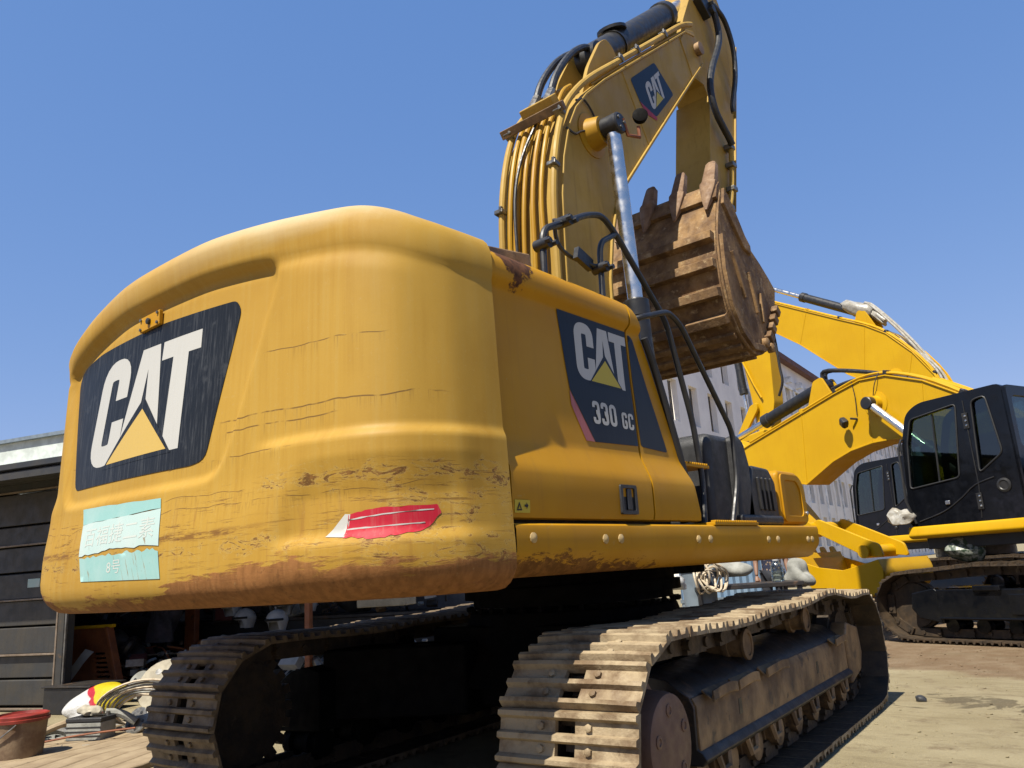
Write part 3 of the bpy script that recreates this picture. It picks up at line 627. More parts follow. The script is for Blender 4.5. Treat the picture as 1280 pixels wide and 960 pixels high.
g = G(); g.b2((.5, -.75, 1.30), (1.28, -.28, 1.42)); g.b2((.45, -.80, 1.30), (.55, -.25, 2.2)); g.b2((1.05, -.70, 1.40), (1.20, -.60, 1.58)); g.build('step_well', 'frame', EX, .01)
# handrails
def rail(pts, r=.019, rad=.1): g = G(); g.tube(fillet(pts, rad, 5), r*.9, 10); return g
h1 = rail([(1.34, -1.86, 2.62), (1.34, -1.85, 2.83), (1.34, -1.82, 2.88), (1.34, -1.42, 3.085), (1.34, -1.27, 3.13), (1.34, -1.14, 3.05), (1.34, -.66, 2.63), (1.34, -.46, 2.02), (1.34, -.42, 1.67), (1.36, -.50, 1.40)], .02, .09).build('handrail', 'black', EX)
rail([(1.34, -1.345, 2.62), (1.34, -1.33, 2.90), (1.34, -1.30, 2.96), (1.34, -1.15, 3.05)], .019, .05).build('handrail', 'black', EX)
rail([(1.05, -1.20, 2.50), (1.42, -1.10, 2.54), (1.42, -.77, 2.645), (1.42, -.63, 2.59), (1.42, -.09, 1.985), (1.42, -.11, 1.68), (1.42, -.25, 1.41)], .019, .08).build('handrail', 'black', EX)
g = G(); g.tube([(1.30, -1.68, 2.99), (1.25, -1.60, 2.90), (1.26, -1.50, 2.84), (1.33, -1.36, 2.80)], .012, 8, 4); g.box((1.30, -1.44, 2.83), (.03, .14, .07), Matrix.Rotation(R(-18), 3, 'X')); g.build('rail_bracket', 'black', EX)
for y, z in ((-1.345, 2.79), (-1.86, 2.78), (-1.66, 2.965)):
    g = G(); g.cyl((1.30, y, z), (1.39, y, z), .03, 12); g.cyl((1.38, y-.02, z), (1.41, y-.02, z), .014, 6); g.cyl((1.38, y+.03, z), (1.41, y+.03, z), .014, 6); g.build('rail_clamp', 'black', EX)
# small rusty plate and the rail-side plate on the hood
g = G(); g.b2((-.52, -2.5, 2.83), (-.44, -2.35, 2.95)); g.build('lifting_eye', 'copper', EX, .01)
g = G(); g.box((1.05, -1.98, 2.72), (.30, .42, .10), Matrix.Rotation(R(8), 3, 'X')); g.build('rear_guard_plate', 'framerust', EX, .01)
# cab on the far side (left), hidden behind the counterweight from here
g = G(); g.prism(rpoly([(-.15, 1.4), (1.45, 1.4), (1.40, 2.5), (1.2, 3.0), (-.1, 3.0)], .12), -1.43, -.5); cb = g.build('cab', 'blackgloss', EX, .02)
g = G(); g.prism([(.05, 2.0), (1.15, 2.0), (1.08, 2.85), (.05, 2.85)], -1.436, -1.43); g.build('window', 'dglass', cb)

# ================================================================== digging gear
def strip(path, t, x0, x1):
    """flat plate following a (y,z) path, thickness t outward (left of travel)"""
    P = [Vector(p) for p in path]; A = []; B = []
    for i, p in enumerate(P):
        d = (P[min(i+1, len(P)-1)]-P[max(i-1, 0)]).normalized(); n_ = Vector((-d.y, d.x)); A.append(tuple(p)); B.append(tuple(p+n_*t))
    return A+B[::-1], x0, x1
def boom_mesh(name, upper, lower, hw, mat, parent, fl=.022):
    """box boom: upper and lower edge paths from foot to tip"""
    g = G(); n = min(len(upper), len(lower))
    poly = list(upper)+list(lower)[::-1]
    g.prism(poly, -hw, hw)
    for path, t in ((lower, -.026), (upper, .022)):
        P, a, b = strip(path, t, 0, 0); g.prism(P, -hw-fl, hw+fl)
    return g.build(name, mat, parent, .006)
up_ = [(-.20, 2.1), (-.16, 3.0), (-.135, 3.6), (-.11, 4.05), (-.045, 4.40), (.06, 4.71), (.19, 4.94), (.37, 5.15), (.7, 5.45), (1.08, 5.755), (1.8, 6.34), (2.565, 6.96), (2.78, 7.02)]
lo_ = [(.40, 2.1), (.43, 3.0), (.46, 3.5), (.54, 3.85), (.66, 4.18), (.84, 4.47), (1.3, 4.98), (2.0, 5.75), (2.62, 6.43), (2.917, 6.749)]
boom = boom_mesh('boom', up_, lo_, .285, 'paintdull', EX)
for y0, z0, y1, z1 in ((1.05, 5.72, 1.42, 5.10), (2.42, 6.83, 2.68, 6.52)):
    g = G(); g.tube([(.287, y0, z0), (.287, y1, z1)], .006, 6); g.build('weld_seam', 'paintdull', boom)
# pin boss and lug plates
g = G(); g.lathe([(0, .20), (.012, .20), (.02, .145), (.09, .13), (.135, .122)], (.283, .40, 4.78), (1, 0, 0), 28); g.build('pin_boss', 'paint', boom)
g = G(); g.lathe([(0, .24), (.012, .24), (.02, .165), (.135, .145)], (-.283, .40, 4.78), (-1, 0, 0), 28); g.build('pin_boss', 'paint', boom)
for x in (-.17, .17):
    g = G(); g.prism(rpoly([(.45, 5.22), (1.22, 5.86), (1.10, 6.06), (.98, 6.10), (.86, 6.0), (.62, 5.62)], .06), x-.02, x+.02); lg = g.build('cylinder_lug', 'paintdull', boom, .005)
    G().lathe([(0, .055), (.012, .055), (.016, .045)], (x, 1.0, 5.97), (1 if x > 0 else -1, 0, 0), 16).build('pin', 'paintdull', boom)
for x in (-.295, .262):
    g = G(); g.prism([(2.42, 6.80), (2.62, 6.42), (2.95, 6.72), (2.95, 6.98), (2.78, 7.10), (2.58, 7.02)], x, x+.035); g.build('boom_tip_fork', 'paintdull', boom, .008)
G().cyl((-.36, 2.80, 6.86), (.36, 2.80, 6.86), .075, 18).build('boom_tip_pin', 'framerust', boom)
# boom decal
def on_boom(y, z, off): return Vector((.2855+off, y, z))
bd_ = [(1.728, 6.149), (2.083, 5.956), (1.665, 5.50), (1.40, 5.46), (1.2, 5.70)]
stick('decal_panel', [rpoly([(1.19, 5.715), (1.37, 5.49), (1.645, 5.505), (2.085, 5.96), (1.73, 6.165)], .04)], on_boom, 'd_navy', boom, .003, None)
stick('decal_stripe', [[(1.335, 5.535), (1.42, 5.445), (1.64, 5.46), (1.655, 5.50)]], on_boom, 'd_crimson', boom, .0042, None)
logo(quadmap((1.585, 5.545), (1.90, 5.86), (1.80, 6.10), (1.46, 5.785)), on_boom, boom, 'd_navy', 'd_yellow2', .003, None)
# hydraulic lines over the back of the boom
bk = [(-.25, 2.2), (-.22, 3.0), (-.205, 3.6), (-.18, 4.05), (-.11, 4.43), (.0, 4.76), (.14, 5.01)]
for i, (x, r, m) in enumerate(((-.262, .034, 'paintdull'), (-.19, .027, 'paint'), (-.12, .032, 'paint'), (-.045, .024, 'paint'), (.045, .026, 'paint'), (.13, .024, 'paint'), (.27, .036, 'paintdull'))):
    g = G(); path = [(x+(.05*math.sin(k*1.3+i) if 0 < i < 6 and k < 3 else 0)*.3, y-(.02 if i in (0, 6) else 0), z) for k, (y, z) in enumerate(bk)]
    if i == 6: path += [(.27, .45, 5.36), (.27, 1.08, 5.875), (.27, 1.9, 6.54), (.27, 2.5, 7.03), (.25, 2.85, 7.25)]
    elif i == 0: path += [(-.27, .42, 5.32), (-.27, 1.08, 5.875), (-.27, 1.9, 6.54), (-.27, 2.5, 7.03)]
    else: path += [(x, .26, 5.22), (x*.8, .42, 5.36)]
    g.tube(path, r*.86, 10, 4); g.build('hydraulic_tube', m, boom)
g = G(); g.tube([(-.09, -.24, 2.6), (-.09, -.25, 3.5), (-.10, -.225, 4.1), (-.06, -.145, 4.5), (.02, .01, 4.88)], .013, 8, 4); g.build('hydraulic_hose', 'rubber', boom)
g = G(); g.tube([(.262, .5, 5.33), (.262, 1.08, 5.81), (.262, 2.0, 6.55), (.262, 2.6, 7.02)], .016, 8, 3); g.build('hydraulic_tube', 'paint', boom)
g = G(); g.box((.0, -.045, 4.86), (.66, .05, .075), Matrix.Rotation(R(35), 3, 'X')); g.build('tube_clamp_bar', 'framerust', boom, .006)
g = G(); g.box((.0, -.27, 2.78), (.66, .05, .12)); g.build('tube_clamp_bar', 'framerust', boom, .006)
for x, y, z, a in ((-.262, -.215, 4.06, 8), (.27, -.175, 4.30, 14), (.27, -.03, 4.83, 32), (-.262, -.03, 4.84, 30), (.27, 1.05, 5.86, 51), (.27, 1.40, 6.14, 51), (.27, 2.05, 6.67, 51)):
    g = G(); g.box((x, y, z), (.088, .075, .04), Matrix.Rotation(R(-a), 3, 'X')); g.box((x+.025, y-.025, z+.015), (.025, .04, .055)); g.build('tube_clamp', 'steel', boom, .008)
for x in (-.10, .06):
    g = G(); g.tube([(x, .16, 5.16), (x, .28, 5.42), (x, .52, 5.74), (x*.8, .80, 5.98), (x*.6, .98, 6.02), (x*.5, 1.02, 5.95)], .034, 10, 5); g.build('hydraulic_hose', 'rubber', boom)
    g = G(); g.cyl((x, .10, 5.07), (x, .19, 5.22), .044, 10); g.build('hose_fitting', 'steel', boom)
g = G(); g.box((-.02, .10, 5.06), (.34, .12, .09), Matrix.Rotation(R(40), 3, 'X')); g.build('valve_block', 'paintdull', boom, .01)
g = G(); g.tube([(.29, .02, 4.70), (.32, .10, 4.66), (.30, .22, 4.74), (.34, .36, 4.80)], .010, 6, 5); g.build('grease_line', 'rubber', boom)
g = G(); g.tube([(.292, .20, 5.03), (.30, .32, 5.08), (.30, .45, 4.99), (.31, .44, 4.88)], .009, 6, 5); g.build('grease_line', 'rubber', boom)
# work lamp beside the pin
g = G(); g.tube([(.58, .44, 4.83), (.58, .50, 4.70), (.60, .66, 4.74), (.60, .66, 4.84)], .016, 8); g.build('lamp_bracket', 'orange', boom)
g = G(); g.lathe([(0, .03), (.015, .055), (.05, .066), (.075, .066), (.08, .05)], (.60, .70, 4.92), (.5, -.75, .1), 20); g.build('work_lamp', 'deepblack', boom)
# boom cylinders
def cylinder(name, p0, p1, frac, rb, rr, parent, eye=True, axis=(1, 0, 0), w=.15, bm_='black', band=None):
    p0, p1 = Vector(p0), Vector(p1); d = p1-p0; L_ = d.length; g = G()
    g.lathe([(0, rb*.8), (.03, rb), (L_*frac-.16, rb), (L_*frac-.15, rb*1.14), (L_*frac-.02, rb*1.14), (L_*frac, rb*.75)], p0, d, 24)
    g.lathe([(0, rb*.95), (w*1.1, rb*.95)], p0-Vector(axis)*w*.55, axis, 20)
    o = g.build(name, bm_, parent)
    g = G(); g.lathe([(L_*frac-.02, rr), (L_-rb*.9, rr)], p0, d, 24); g.build('piston_rod', 'chrome', o)
    if eye:
        g = G(); g.lathe([(0, rb*.86), (.012, rb), (w-.012, rb), (w, rb*.86)], p1-Vector(axis)*w*.5, axis, 24); g.build('rod_eye', 'black', o)
    return o
for s in (1, -1):
    c = cylinder('boom_cylinder', (s*.50, .56, 1.75), (s*.50, .40, 4.78), .50, .092, .062, EX, w=.17)
    if s > 0:
        for a in (.3, 2.4, 4.5): G().lathe([(0, .014), (.01, .014)], (.585, .40+.05*math.cos(a), 4.78+.05*math.sin(a)), (1, 0, 0), 8).build('bolt', 'steel', c)
ac = cylinder('arm_cylinder', (0, 1.0, 5.97), (0, 3.62, 8.20), .655, .150, .088, EX, w=.2)
G().tube([(0, 1.45, 6.52), (.0, 1.44, 6.55)], .155, 16).build('cylinder_band', 'black', ac)
G().lathe([(0, .163), (.03, .163)], (0, 1.42, 6.327), (0, .762, .648), 24).build('cylinder_band', 'black', ac)
# stick
st_rear = [(2.70, 6.62), (2.62, 7.0), (2.95, 7.55), (3.4, 8.30), (3.62, 8.42)]
g = G(); g.prism([(2.70, 6.66), (2.60, 6.95), (2.80, 7.35), (3.35, 8.28), (3.62, 8.42), (3.85, 8.30), (4.28, 7.72), (3.79, 6.12), (3.50, 5.12), (3.30, 4.05), (3.12, 3.98), (2.98, 4.15), (2.89, 5.2), (3.20, 6.50), (3.12, 6.62), (2.92, 6.60)], -.195, .195)
for y0, z0, y1, z1 in ((2.885, 5.19, 3.20, 6.50), (4.285, 7.72, 3.505, 5.12)):
    d = Vector((y1-y0, z1-z0)); ang = math.atan2(d.x, d.y); g.box((0, (y0+y1)/2, (z0+z1)/2), (.44, .022, d.length), Matrix.Rotation(-ang, 3, 'X'))
stk = g.build('stick', 'paintdull', EX, .006)
for pts, r in (([(3.454, 7.85), (3.773, 7.80), (3.934, 7.48), (3.876, 7.05), (3.664, 6.56), (3.653, 6.44)], .032), ([(3.40, 7.85), (3.52, 7.62), (3.495, 7.33), (3.177, 6.816), (3.049, 6.49), (3.116, 6.209), (3.372, 6.007), (3.46, 5.93)], .040)):
    g = G(); g.tube([(.30, *p) for p in pts], r, 10, 5); g.build('hydraulic_hose', 'rubber', stk)
g = G(); g.tube([(.27, 3.50, 5.97), (.25, 3.465, 5.59), (.25, 3.325, 5.186), (.24, 3.185, 4.99)], .030, 10, 3); g.build('hydraulic_tube', 'paintdull', stk)
for y, z in ((3.49, 5.92), (3.47, 5.68), (3.40, 5.35), (3.24, 5.06)):
    g = G(); g.box((.25, y, z), (.10, .11, .06)); g.build('tube_clamp', 'steel', stk, .01)
g = G(); g.box((.22, 3.30, 7.78), (.14, .30, .20), Matrix.Rotation(R(-30), 3, 'X')); g.cyl((.25, 3.25, 7.9), (.34, 3.25, 7.9), .05, 10); g.cyl((.25, 3.40, 7.74), (.34, 3.40, 7.74), .05, 10); g.build('hose_manifold', 'black', stk, .01)

# bucket: thick curved shell, side plates, wear bars, lip and teeth
def bucket(parent, shell, mouth, x0, x1, mat, tmat, teeth, bars=(), name='bucket', scale=1., tn=.03, tdir=None):
    """shell: outer (y,z) curve from lip to hinge; mouth: side-plate edge back from hinge to lip"""
    sh = [Vector(p) for p in catmull([Vector((*p, 0)) for p in shell], 5)]; sh = [Vector((p.x, p.y)) for p in sh]
    cen = sum(sh, Vector((0, 0)))/len(sh); inn = []
    for i, p in enumerate(sh):
        d = (sh[min(i+1, len(sh)-1)]-sh[max(i-1, 0)]).normalized(); n_ = Vector((-d.y, d.x))
        if n_.dot(cen-p) < 0: n_ = -n_
        inn.append(p+n_*tn)
    g = G(); g.prism([tuple(p) for p in sh]+[tuple(p) for p in inn[::-1]], x0+.02, x1-.02)
    root = g.build(name, mat, parent, ang=30)
    side = [tuple(p) for p in sh]+list(mouth)
    for a, b in ((x0, x0+.035), (x1-.035, x1)): G().prism(side, a, b).build('side_plate', mat, root, .006)
    def at(f):
        k = f*(len(sh)-1); i = min(int(k), len(sh)-2); p = sh[i].lerp(sh[i+1], k-i); d = (sh[i+1]-sh[i]).normalized(); n_ = Vector((-d.y, d.x))
        if n_.dot(cen-p) > 0: n_ = -n_
        return p, d, n_
    for f, h, t in bars:
        p, d, n_ = at(f); q = [p-d*h/2-n_*.01, p+d*h/2-n_*.01, p+d*h*.42+n_*t, p-d*h*.42+n_*t]
        G().prism([tuple(v) for v in q], x0+.04, x1-.04).build('wear_bar', mat, root, .006)
    # lip plate
    p, d, n_ = at(0.); lp = [p-d*.10, p+d*.14, p+d*.14+n_*.05, p-d*.02+n_*.05, p-d*.10+n_*.015]
    G().prism([tuple(v) for v in lp], x0+.01, x1-.01).build('cutting_edge', mat, root, .01)
    u = -d if tdir is None else Vector(tdir)
    for x, ln in teeth:
        b0 = p+d*.22+n_*.03; rows = []
        for k, (s_, w, th) in enumerate(((-.06, .012, .012), (.06, .045, .05), (.22, .078, .09), (.29, .085, .10), (.292, .070, .088), (.42, .064, .075), (.57*ln, .055, .060), (.60*ln, .038, .04))):
            c_ = b0+u*s_*scale+n_*.02*(1-s_); w *= scale; th *= scale
            rows.append([(x+a*w, c_.x+n_.x*b*th*.6, c_.y+n_.y*b*th*.6) for a, b in ((-1, -1), (1, -1), (1.0, .6), (.6, 1), (-.6, 1), (-1, .6))])
        g = G(); g.grid(rows, close=True); n6 = len(rows)-1; g.f += [tuple(range(5, -1, -1)), tuple(n6*6+k for k in range(6))]; g.mi += [0, 0]
        g.build('tooth', tmat, root, .012)
    return root, at
BK, bat = bucket(EX, [(1.97, 4.68), (1.86, 4.42), (1.775, 4.12), (1.76, 3.78), (1.82, 3.46), (1.98, 3.22), (2.22, 3.09), (2.48, 3.11), (2.72, 3.30), (2.92, 3.60), (3.04, 3.90)], [(2.90, 4.0), (2.72, 4.11), (2.50, 4.22), (2.31, 4.32), (2.12, 4.52)],
       -.76, .70, 'bucket', 'tooth', ((.60, 1.), (.26, 1.02), (-.08, .96), (-.42, 1.), (-.76+.06, 1.)),
       [(.195, .10, .085), (.275, .10, .085), (.355, .10, .085), (.435, .10, .075), (.50, .07, .03), (.55, .06, .03), (.60, .06, .03), (.66, .06, .03)])
# side details: outer rim bar, ribs, worn shroud on the heel
g = G(); P = [Vector(p) for p in [(1.80, 4.16), (1.775, 3.80), (1.835, 3.47), (1.99, 3.235), (2.22, 3.105), (2.48, 3.125), (2.70, 3.30)]]
q, _, _ = strip([tuple(p) for p in P], .07, 0, 0); g.prism(q, .695, .735); g.build('side_wear_strip', 'bucket', BK, .006)
for a, b, w in (((2.02, 4.05), (2.20, 3.62), .035), ((2.36, 3.92), (2.46, 3.52), .04), ((2.58, 3.75), (2.56, 3.44), .035)):
    g = G(); d = Vector(b)-Vector(a); c_ = (Vector(a)+Vector(b))/2; g.box((.712, c_.x, c_.y), (.03, w, d.length), Matrix.Rotation(-math.atan2(d.x, d.y), 3, 'X')); g.build('side_rib', 'bucket', BK, .006)
for k in range(4):
    t = k/3; y, z = 2.62+.26*t, 3.30+.32*t; g = G(); g.box((.73, y, z), (.07, .10, .09), Matrix.Rotation(R(-40), 3, 'X')); g.build('heel_shroud', 'bucket', BK, .01)
for y, z in ((2.50, 3.22), (2.62, 3.19)):
    g = G(); g.lathe([(0, .05), (.05, .05), (.06, .035)], (.70, y, z), (1, 0, 0), 12); g.build('heel_pin', 'bucket', BK)
g = G(); q = [(2.0, 4.70), (2.16, 4.56), (2.36, 4.30), (2.46, 4.22), (2.46, 4.12), (2.30, 4.16), (2.12, 4.34), (1.94, 4.52)]; g.prism(q, .695, .73); g.build('side_cutter', 'bucket', BK, .008)
for x in (-.27, .24):
    g = G(); g.prism([(2.86, 3.72), (3.04, 3.86), (3.22, 4.05), (3.22, 4.25), (3.05, 4.30), (2.90, 4.05)], x, x+.05); g.build('hinge_ear', 'bucket', BK, .01)
G().cyl((-.32, 3.12, 4.15), (.34, 3.12, 4.15), .05, 14).build('bucket_pin', 'framerust', BK)

# ================================================================== crawler tracks
def shoe_mesh(w, mat, pitch=.2, hole=True):
    k = pitch/.2; prof = [(-.1, .010), (-.094, .036), (-.078, .040), (-.064, .012), (-.02, .010), (-.012, .034), (.008, .034), (.018, .010), (.060, .012), (.070, .036), (.088, .036), (.098, .008)]
    xs = [-w/2, -.16, -.135, -.085, -.046, .046, .085, .135, .16, w/2]; g = G(); ns = len(prof)-1; nx = len(xs)-1
    H = {(i, 4) for i in (3, 7)} if hole else set()
    T = lambda i, j: (xs[j], prof[i][0]*k, prof[i][1]+(-.006 if j in (0, nx) else 0)); B = lambda i, j: (xs[j], prof[i][0]*k, -.012)
    ok = lambda i, j: 0 <= i < ns and 0 <= j < nx and (i, j) not in H
    for i in range(ns):
        for j in range(nx):
            if not ok(i, j): continue
            g.add([T(i, j), T(i, j+1), T(i+1, j+1), T(i+1, j)], [(0, 1, 2, 3)]); g.add([B(i, j), B(i, j+1), B(i+1, j+1), B(i+1, j)], [(3, 2, 1, 0)], 1)
            if not ok(i-1, j): g.add([T(i, j), T(i, j+1), B(i, j+1), B(i, j)], [(3, 2, 1, 0)])
            if not ok(i+1, j): g.add([T(i+1, j), T(i+1, j+1), B(i+1, j+1), B(i+1, j)], [(0, 1, 2, 3)])
            if not ok(i, j-1): g.add([T(i, j), T(i+1, j), B(i+1, j), B(i, j)], [(0, 1, 2, 3)])
            if not ok(i, j+1): g.add([T(i, j+1), T(i+1, j+1), B(i+1, j+1), B(i, j+1)], [(3, 2, 1, 0)])
    for x in (-.11, .11):
        for s_ in (-.042*k, .039*k): g.lathe([(0, .016), (.014, .016), (.017, .010)], (x, s_, .010), (0, 0, 1), 6)
    me = g.data('track_shoe', [mat, 'trackdark'], 30)
    bm = bmesh.new(); bm.from_mesh(me); bmesh.ops.remove_doubles(bm, verts=bm.verts, dist=1e-5); bmesh.ops.recalc_face_normals(bm, faces=bm.faces); bm.to_mesh(me); bm.free(); me.set_sharp_from_angle(angle=R(30)); return me
def track_loop(topz, yr=-1.87, yf=1.88, rr=.425, rf=.415):
    zr = rr+.045; zf = rf+.045; P = []
    for k in range(19): a = -math.pi/2-math.pi*k/18; P.append((yr+rr*math.cos(a), zr+rr*math.sin(a)))
    P += [p for p in topz]
    for k in range(19): a = math.pi/2-math.pi*k/18; P.append((yf+rf*math.cos(a), zf+rf*math.sin(a)))
    P += [(yr+(yf-yr)*(1-k/12), .045) for k in range(1, 12)]
    return P, (yr, zr, rr), (yf, zf, rf)
def resample(P, n):
    Q = [Vector(p) for p in P]+[Vector(P[0])]; D = [0]
    for a, b in zip(Q, Q[1:]): D.append(D[-1]+(b-a).length)
    out = []
    for i in range(n):
        d = D[-1]*i/n; k = max(j for j in range(len(Q)-1) if D[j] <= d); out.append(Q[k].lerp(Q[k+1], (d-D[k])/(D[k+1]-D[k])))
    return out, D[-1]/n
def crawler(parent, xc, w, topz, n, shoe_mat, chain_mat, frame_mats, rz=0, out=1, detail=True, top_rollers=(), bottom_y=None):
    P, (yr, zr, rr), (yf, zf, rf) = track_loop(topz); pts, pitch = resample(P, n)
    sm = shoe_mesh(w, shoe_mat, pitch*.975); g = G(); cen = []
    for i in range(n):
        a, b = pts[i], pts[(i+1) % n]; c_ = (a+b)/2; d = (b-a).normalized(); nn = Vector((-d.y, d.x)); cen.append((c_, d, nn))
        ang = math.atan2(d.y, d.x)
        for sx in (-.085, .085):       # link plates and pins of the chain
            q = c_-nn*.075; g.box((xc+sx+(.014 if i % 2 else -.014), q.x, q.y), (.034, pitch*1.12, .10), Matrix.Rotation(ang, 3, 'X'))
        q = a-nn*.078; g.cyl((xc-.13, q.x, q.y), (xc+.13, q.x, q.y), .026, 8)
    tr = g.build('crawler_track', chain_mat, parent, rot=(0, 0, rz))
    for i in range(n):
        c_, d, nn = cen[i]; o = link('track_shoe', sm, tr); t3 = Vector((0, d.x, d.y)); n3 = Vector((0, nn.x, nn.y)); j = rng.uniform(-.004, .004)
        o.matrix_local = Matrix(((1, 0, 0, xc+j), (0, t3.y, n3.y, c_.x), (0, t3.z, n3.z, c_.y), (0, 0, 0, 1)))
    # sprocket with teeth, final-drive cover
    ri = rr-.10; g = G(); g.lathe([(-.05, .08), (-.05, ri-.03), (.05, ri-.03), (.05, .08)], (xc, yr, zr), (1, 0, 0), 32)
    for k in range(21):
        a = 2*math.pi*k/21; g.box((xc, yr+ri*math.cos(a), zr+ri*math.sin(a)), (.06, .055, .07), Matrix.Rotation(a+math.pi/2, 3, 'X'))
    g.build('sprocket', chain_mat, tr)
    g = G(); g.lathe([(.05, ri-.06), (.10, ri-.06), (.11, .215), (.24, .205), (.262, .198), (.268, .180)], (xc, yr, zr), (out, 0, 0), 36); fd = g.build('final_drive', frame_mats[2], tr)
    for a in (.4, 1.65, 2.9, 4.2, 5.4):
        G().lathe([(0, .026), (.006, .026), (.008, .016), (.004, .014)], (xc+out*.266, yr+.135*math.cos(a), zr+.135*math.sin(a)), (out, 0, 0), 14).build('plug', frame_mats[2], tr)
    g = G(); rI = rf-.105; g.lathe([(-.09, .08), (-.09, rI-.03), (-.05, rI-.03), (-.045, rI), (.045, rI), (.05, rI-.03), (.09, rI-.03), (.09, .08)], (xc, yf, zf), (1, 0, 0), 36); g.build('idler', chain_mat, tr)
    for y, z in top_rollers:
        g = G(); g.lathe([(-.13, .05), (-.13, .075), (.02, .075), (.02, .09), (.05, .09), (.05, .07), (.13, .07), (.135, .085), (.15, .085), (.152, .062), (.145, .06)], (xc, y, z), (out, 0, 0), 22); cr = g.build('carrier_roller', frame_mats[1], tr)
        G().tube([(xc-out*.05, y, z), (xc-out*.12, y, z-.10), (xc-out*.12, y, z-.25)], .05, 10).build('roller_bracket', frame_mats[0], tr)
    for k in range(8):
        y = -1.35+2.72*k/7; g = G(); g.lathe([(-.16, .05), (-.16, .085), (-.10, .085), (-.10, .105), (-.07, .105), (-.07, .08), (.07, .08), (.07, .105), (.10, .105), (.10, .085), (.16, .085), (.17, .05)], (xc, y, .215), (1, 0, 0), 18); g.build('bottom_roller', frame_mats[1], tr)
    # side frame
    cs = [(-.22, .30), (.205, .285), (.235, .315), (.215, .345), (.19, .36), (.195, .54), (.175, .585), (.06, .66), (-.10, .69), (-.22, .66)]
    g = G(); g.prism([(xc+out*a, b) for a, b in cs], -1.45, 1.45, 'y'); fr = g.build('track_frame', frame_mats[0], tr, .008)
    g = G(); g.prism([(xc+out*.185, .350), (xc+out*.202, .350), (xc+out*.204, .545), (xc+out*.184, .582), (xc+out*.176, .58)], -1.44, 1.44, 'y'); g.build('frame_side_plate', frame_mats[1], tr, .004)
    g = G(); g.prism([(1.43, .24), (1.75, .30), (1.85, .42), (1.82, .62), (1.50, .68), (1.42, .60)], xc+out*.10, xc+out*.225); g.build('idler_guard', frame_mats[1], tr, .02)
    if detail:
        for y0, y1 in ((-1.33, -1.0), (-.97, -.66), (-.52, -.12), (1.02, 1.34)):
            n_ = 8; rows = []
            for q in range(n_+1):
                t = q/n_; y = y0+(y1-y0)*t; h = .018*math.sin(t*math.pi); rows.append([(xc+out*.185, y, .592), (xc+out*(.245+h), y, .548+h), (xc+out*(.252+h), y, .556+h), (xc+out*(.25+h), y, .60+h), (xc+out*(.242+h), y, .60+h), (xc+out*.235, y, .565), (xc+out*.19, y, .605)])
            g = G(); g.grid(rows, True); g.f += [tuple(range(6, -1, -1)), tuple(n_*7+q for q in range(7))]; g.mi += [0, 0]; g.build('step_bracket', frame_mats[1], tr, .003)
        for y in (-.88, .62):
            g = G(); g.box((xc+out*.2035, y, .46), (.003, .045, .075)); g.build('frame_slot', 'black', tr)
        for k in range(7):
            y = -1.2+2.4*k/6; g = G(); g.tube([(xc+out*.21, y-.07, .30), (xc+out*.22, y-.05, .23), (xc+out*.215, y+.05, .23), (xc+out*.21, y+.07, .30)], .018, 6); g.build('roller_guard', frame_mats[1], tr)
    return tr
TOP = [(-1.5, .888), (-1.15, .872), (-.8, .875), (-.5, .893), (-.2, .888), (.15, .89), (.5, .915), (.78, .93), (1.0, .915), (1.25, .875), (1.5, .86), (1.7, .868)]
G3, W3 = 2.577/2, .64
crawler(EX, G3, W3, TOP, 47, 'track', 'trackdark', ('frame', 'framerust', 'copper'), SWING, 1, True, ((-.5, .725), (.72, .765)))
crawler(EX, -G3, W3, TOP, 47, 'tracklow', 'trackdark', ('deepblack', 'deepblack', 'deepblack'), SWING, -1, False, ((-.5, .725), (.72, .765)))
g = G(); g.lathe([(0, .95), (.25, .80), (.45, .74)], (0, 0, .50), (0, 0, 1), 32)
rz_ = Matrix.Rotation(SWING, 3, 'Z')
for sy in (-1, 1):
    for sx in (-1, 1):
        q = [(sx*.3, sy*.55), (sx*1.15, sy*.95), (sx*1.15, sy*1.35), (sx*.3, sy*.9)]; g.prism([tuple((rz_ @ Vector((*p, 0)))[:2]) for p in q], .34, .78, 'z')
g.box((0, 0, .62), (1.4, 1.5, .5), rz_); g.build('carbody', 'deepblack', EX, .02)

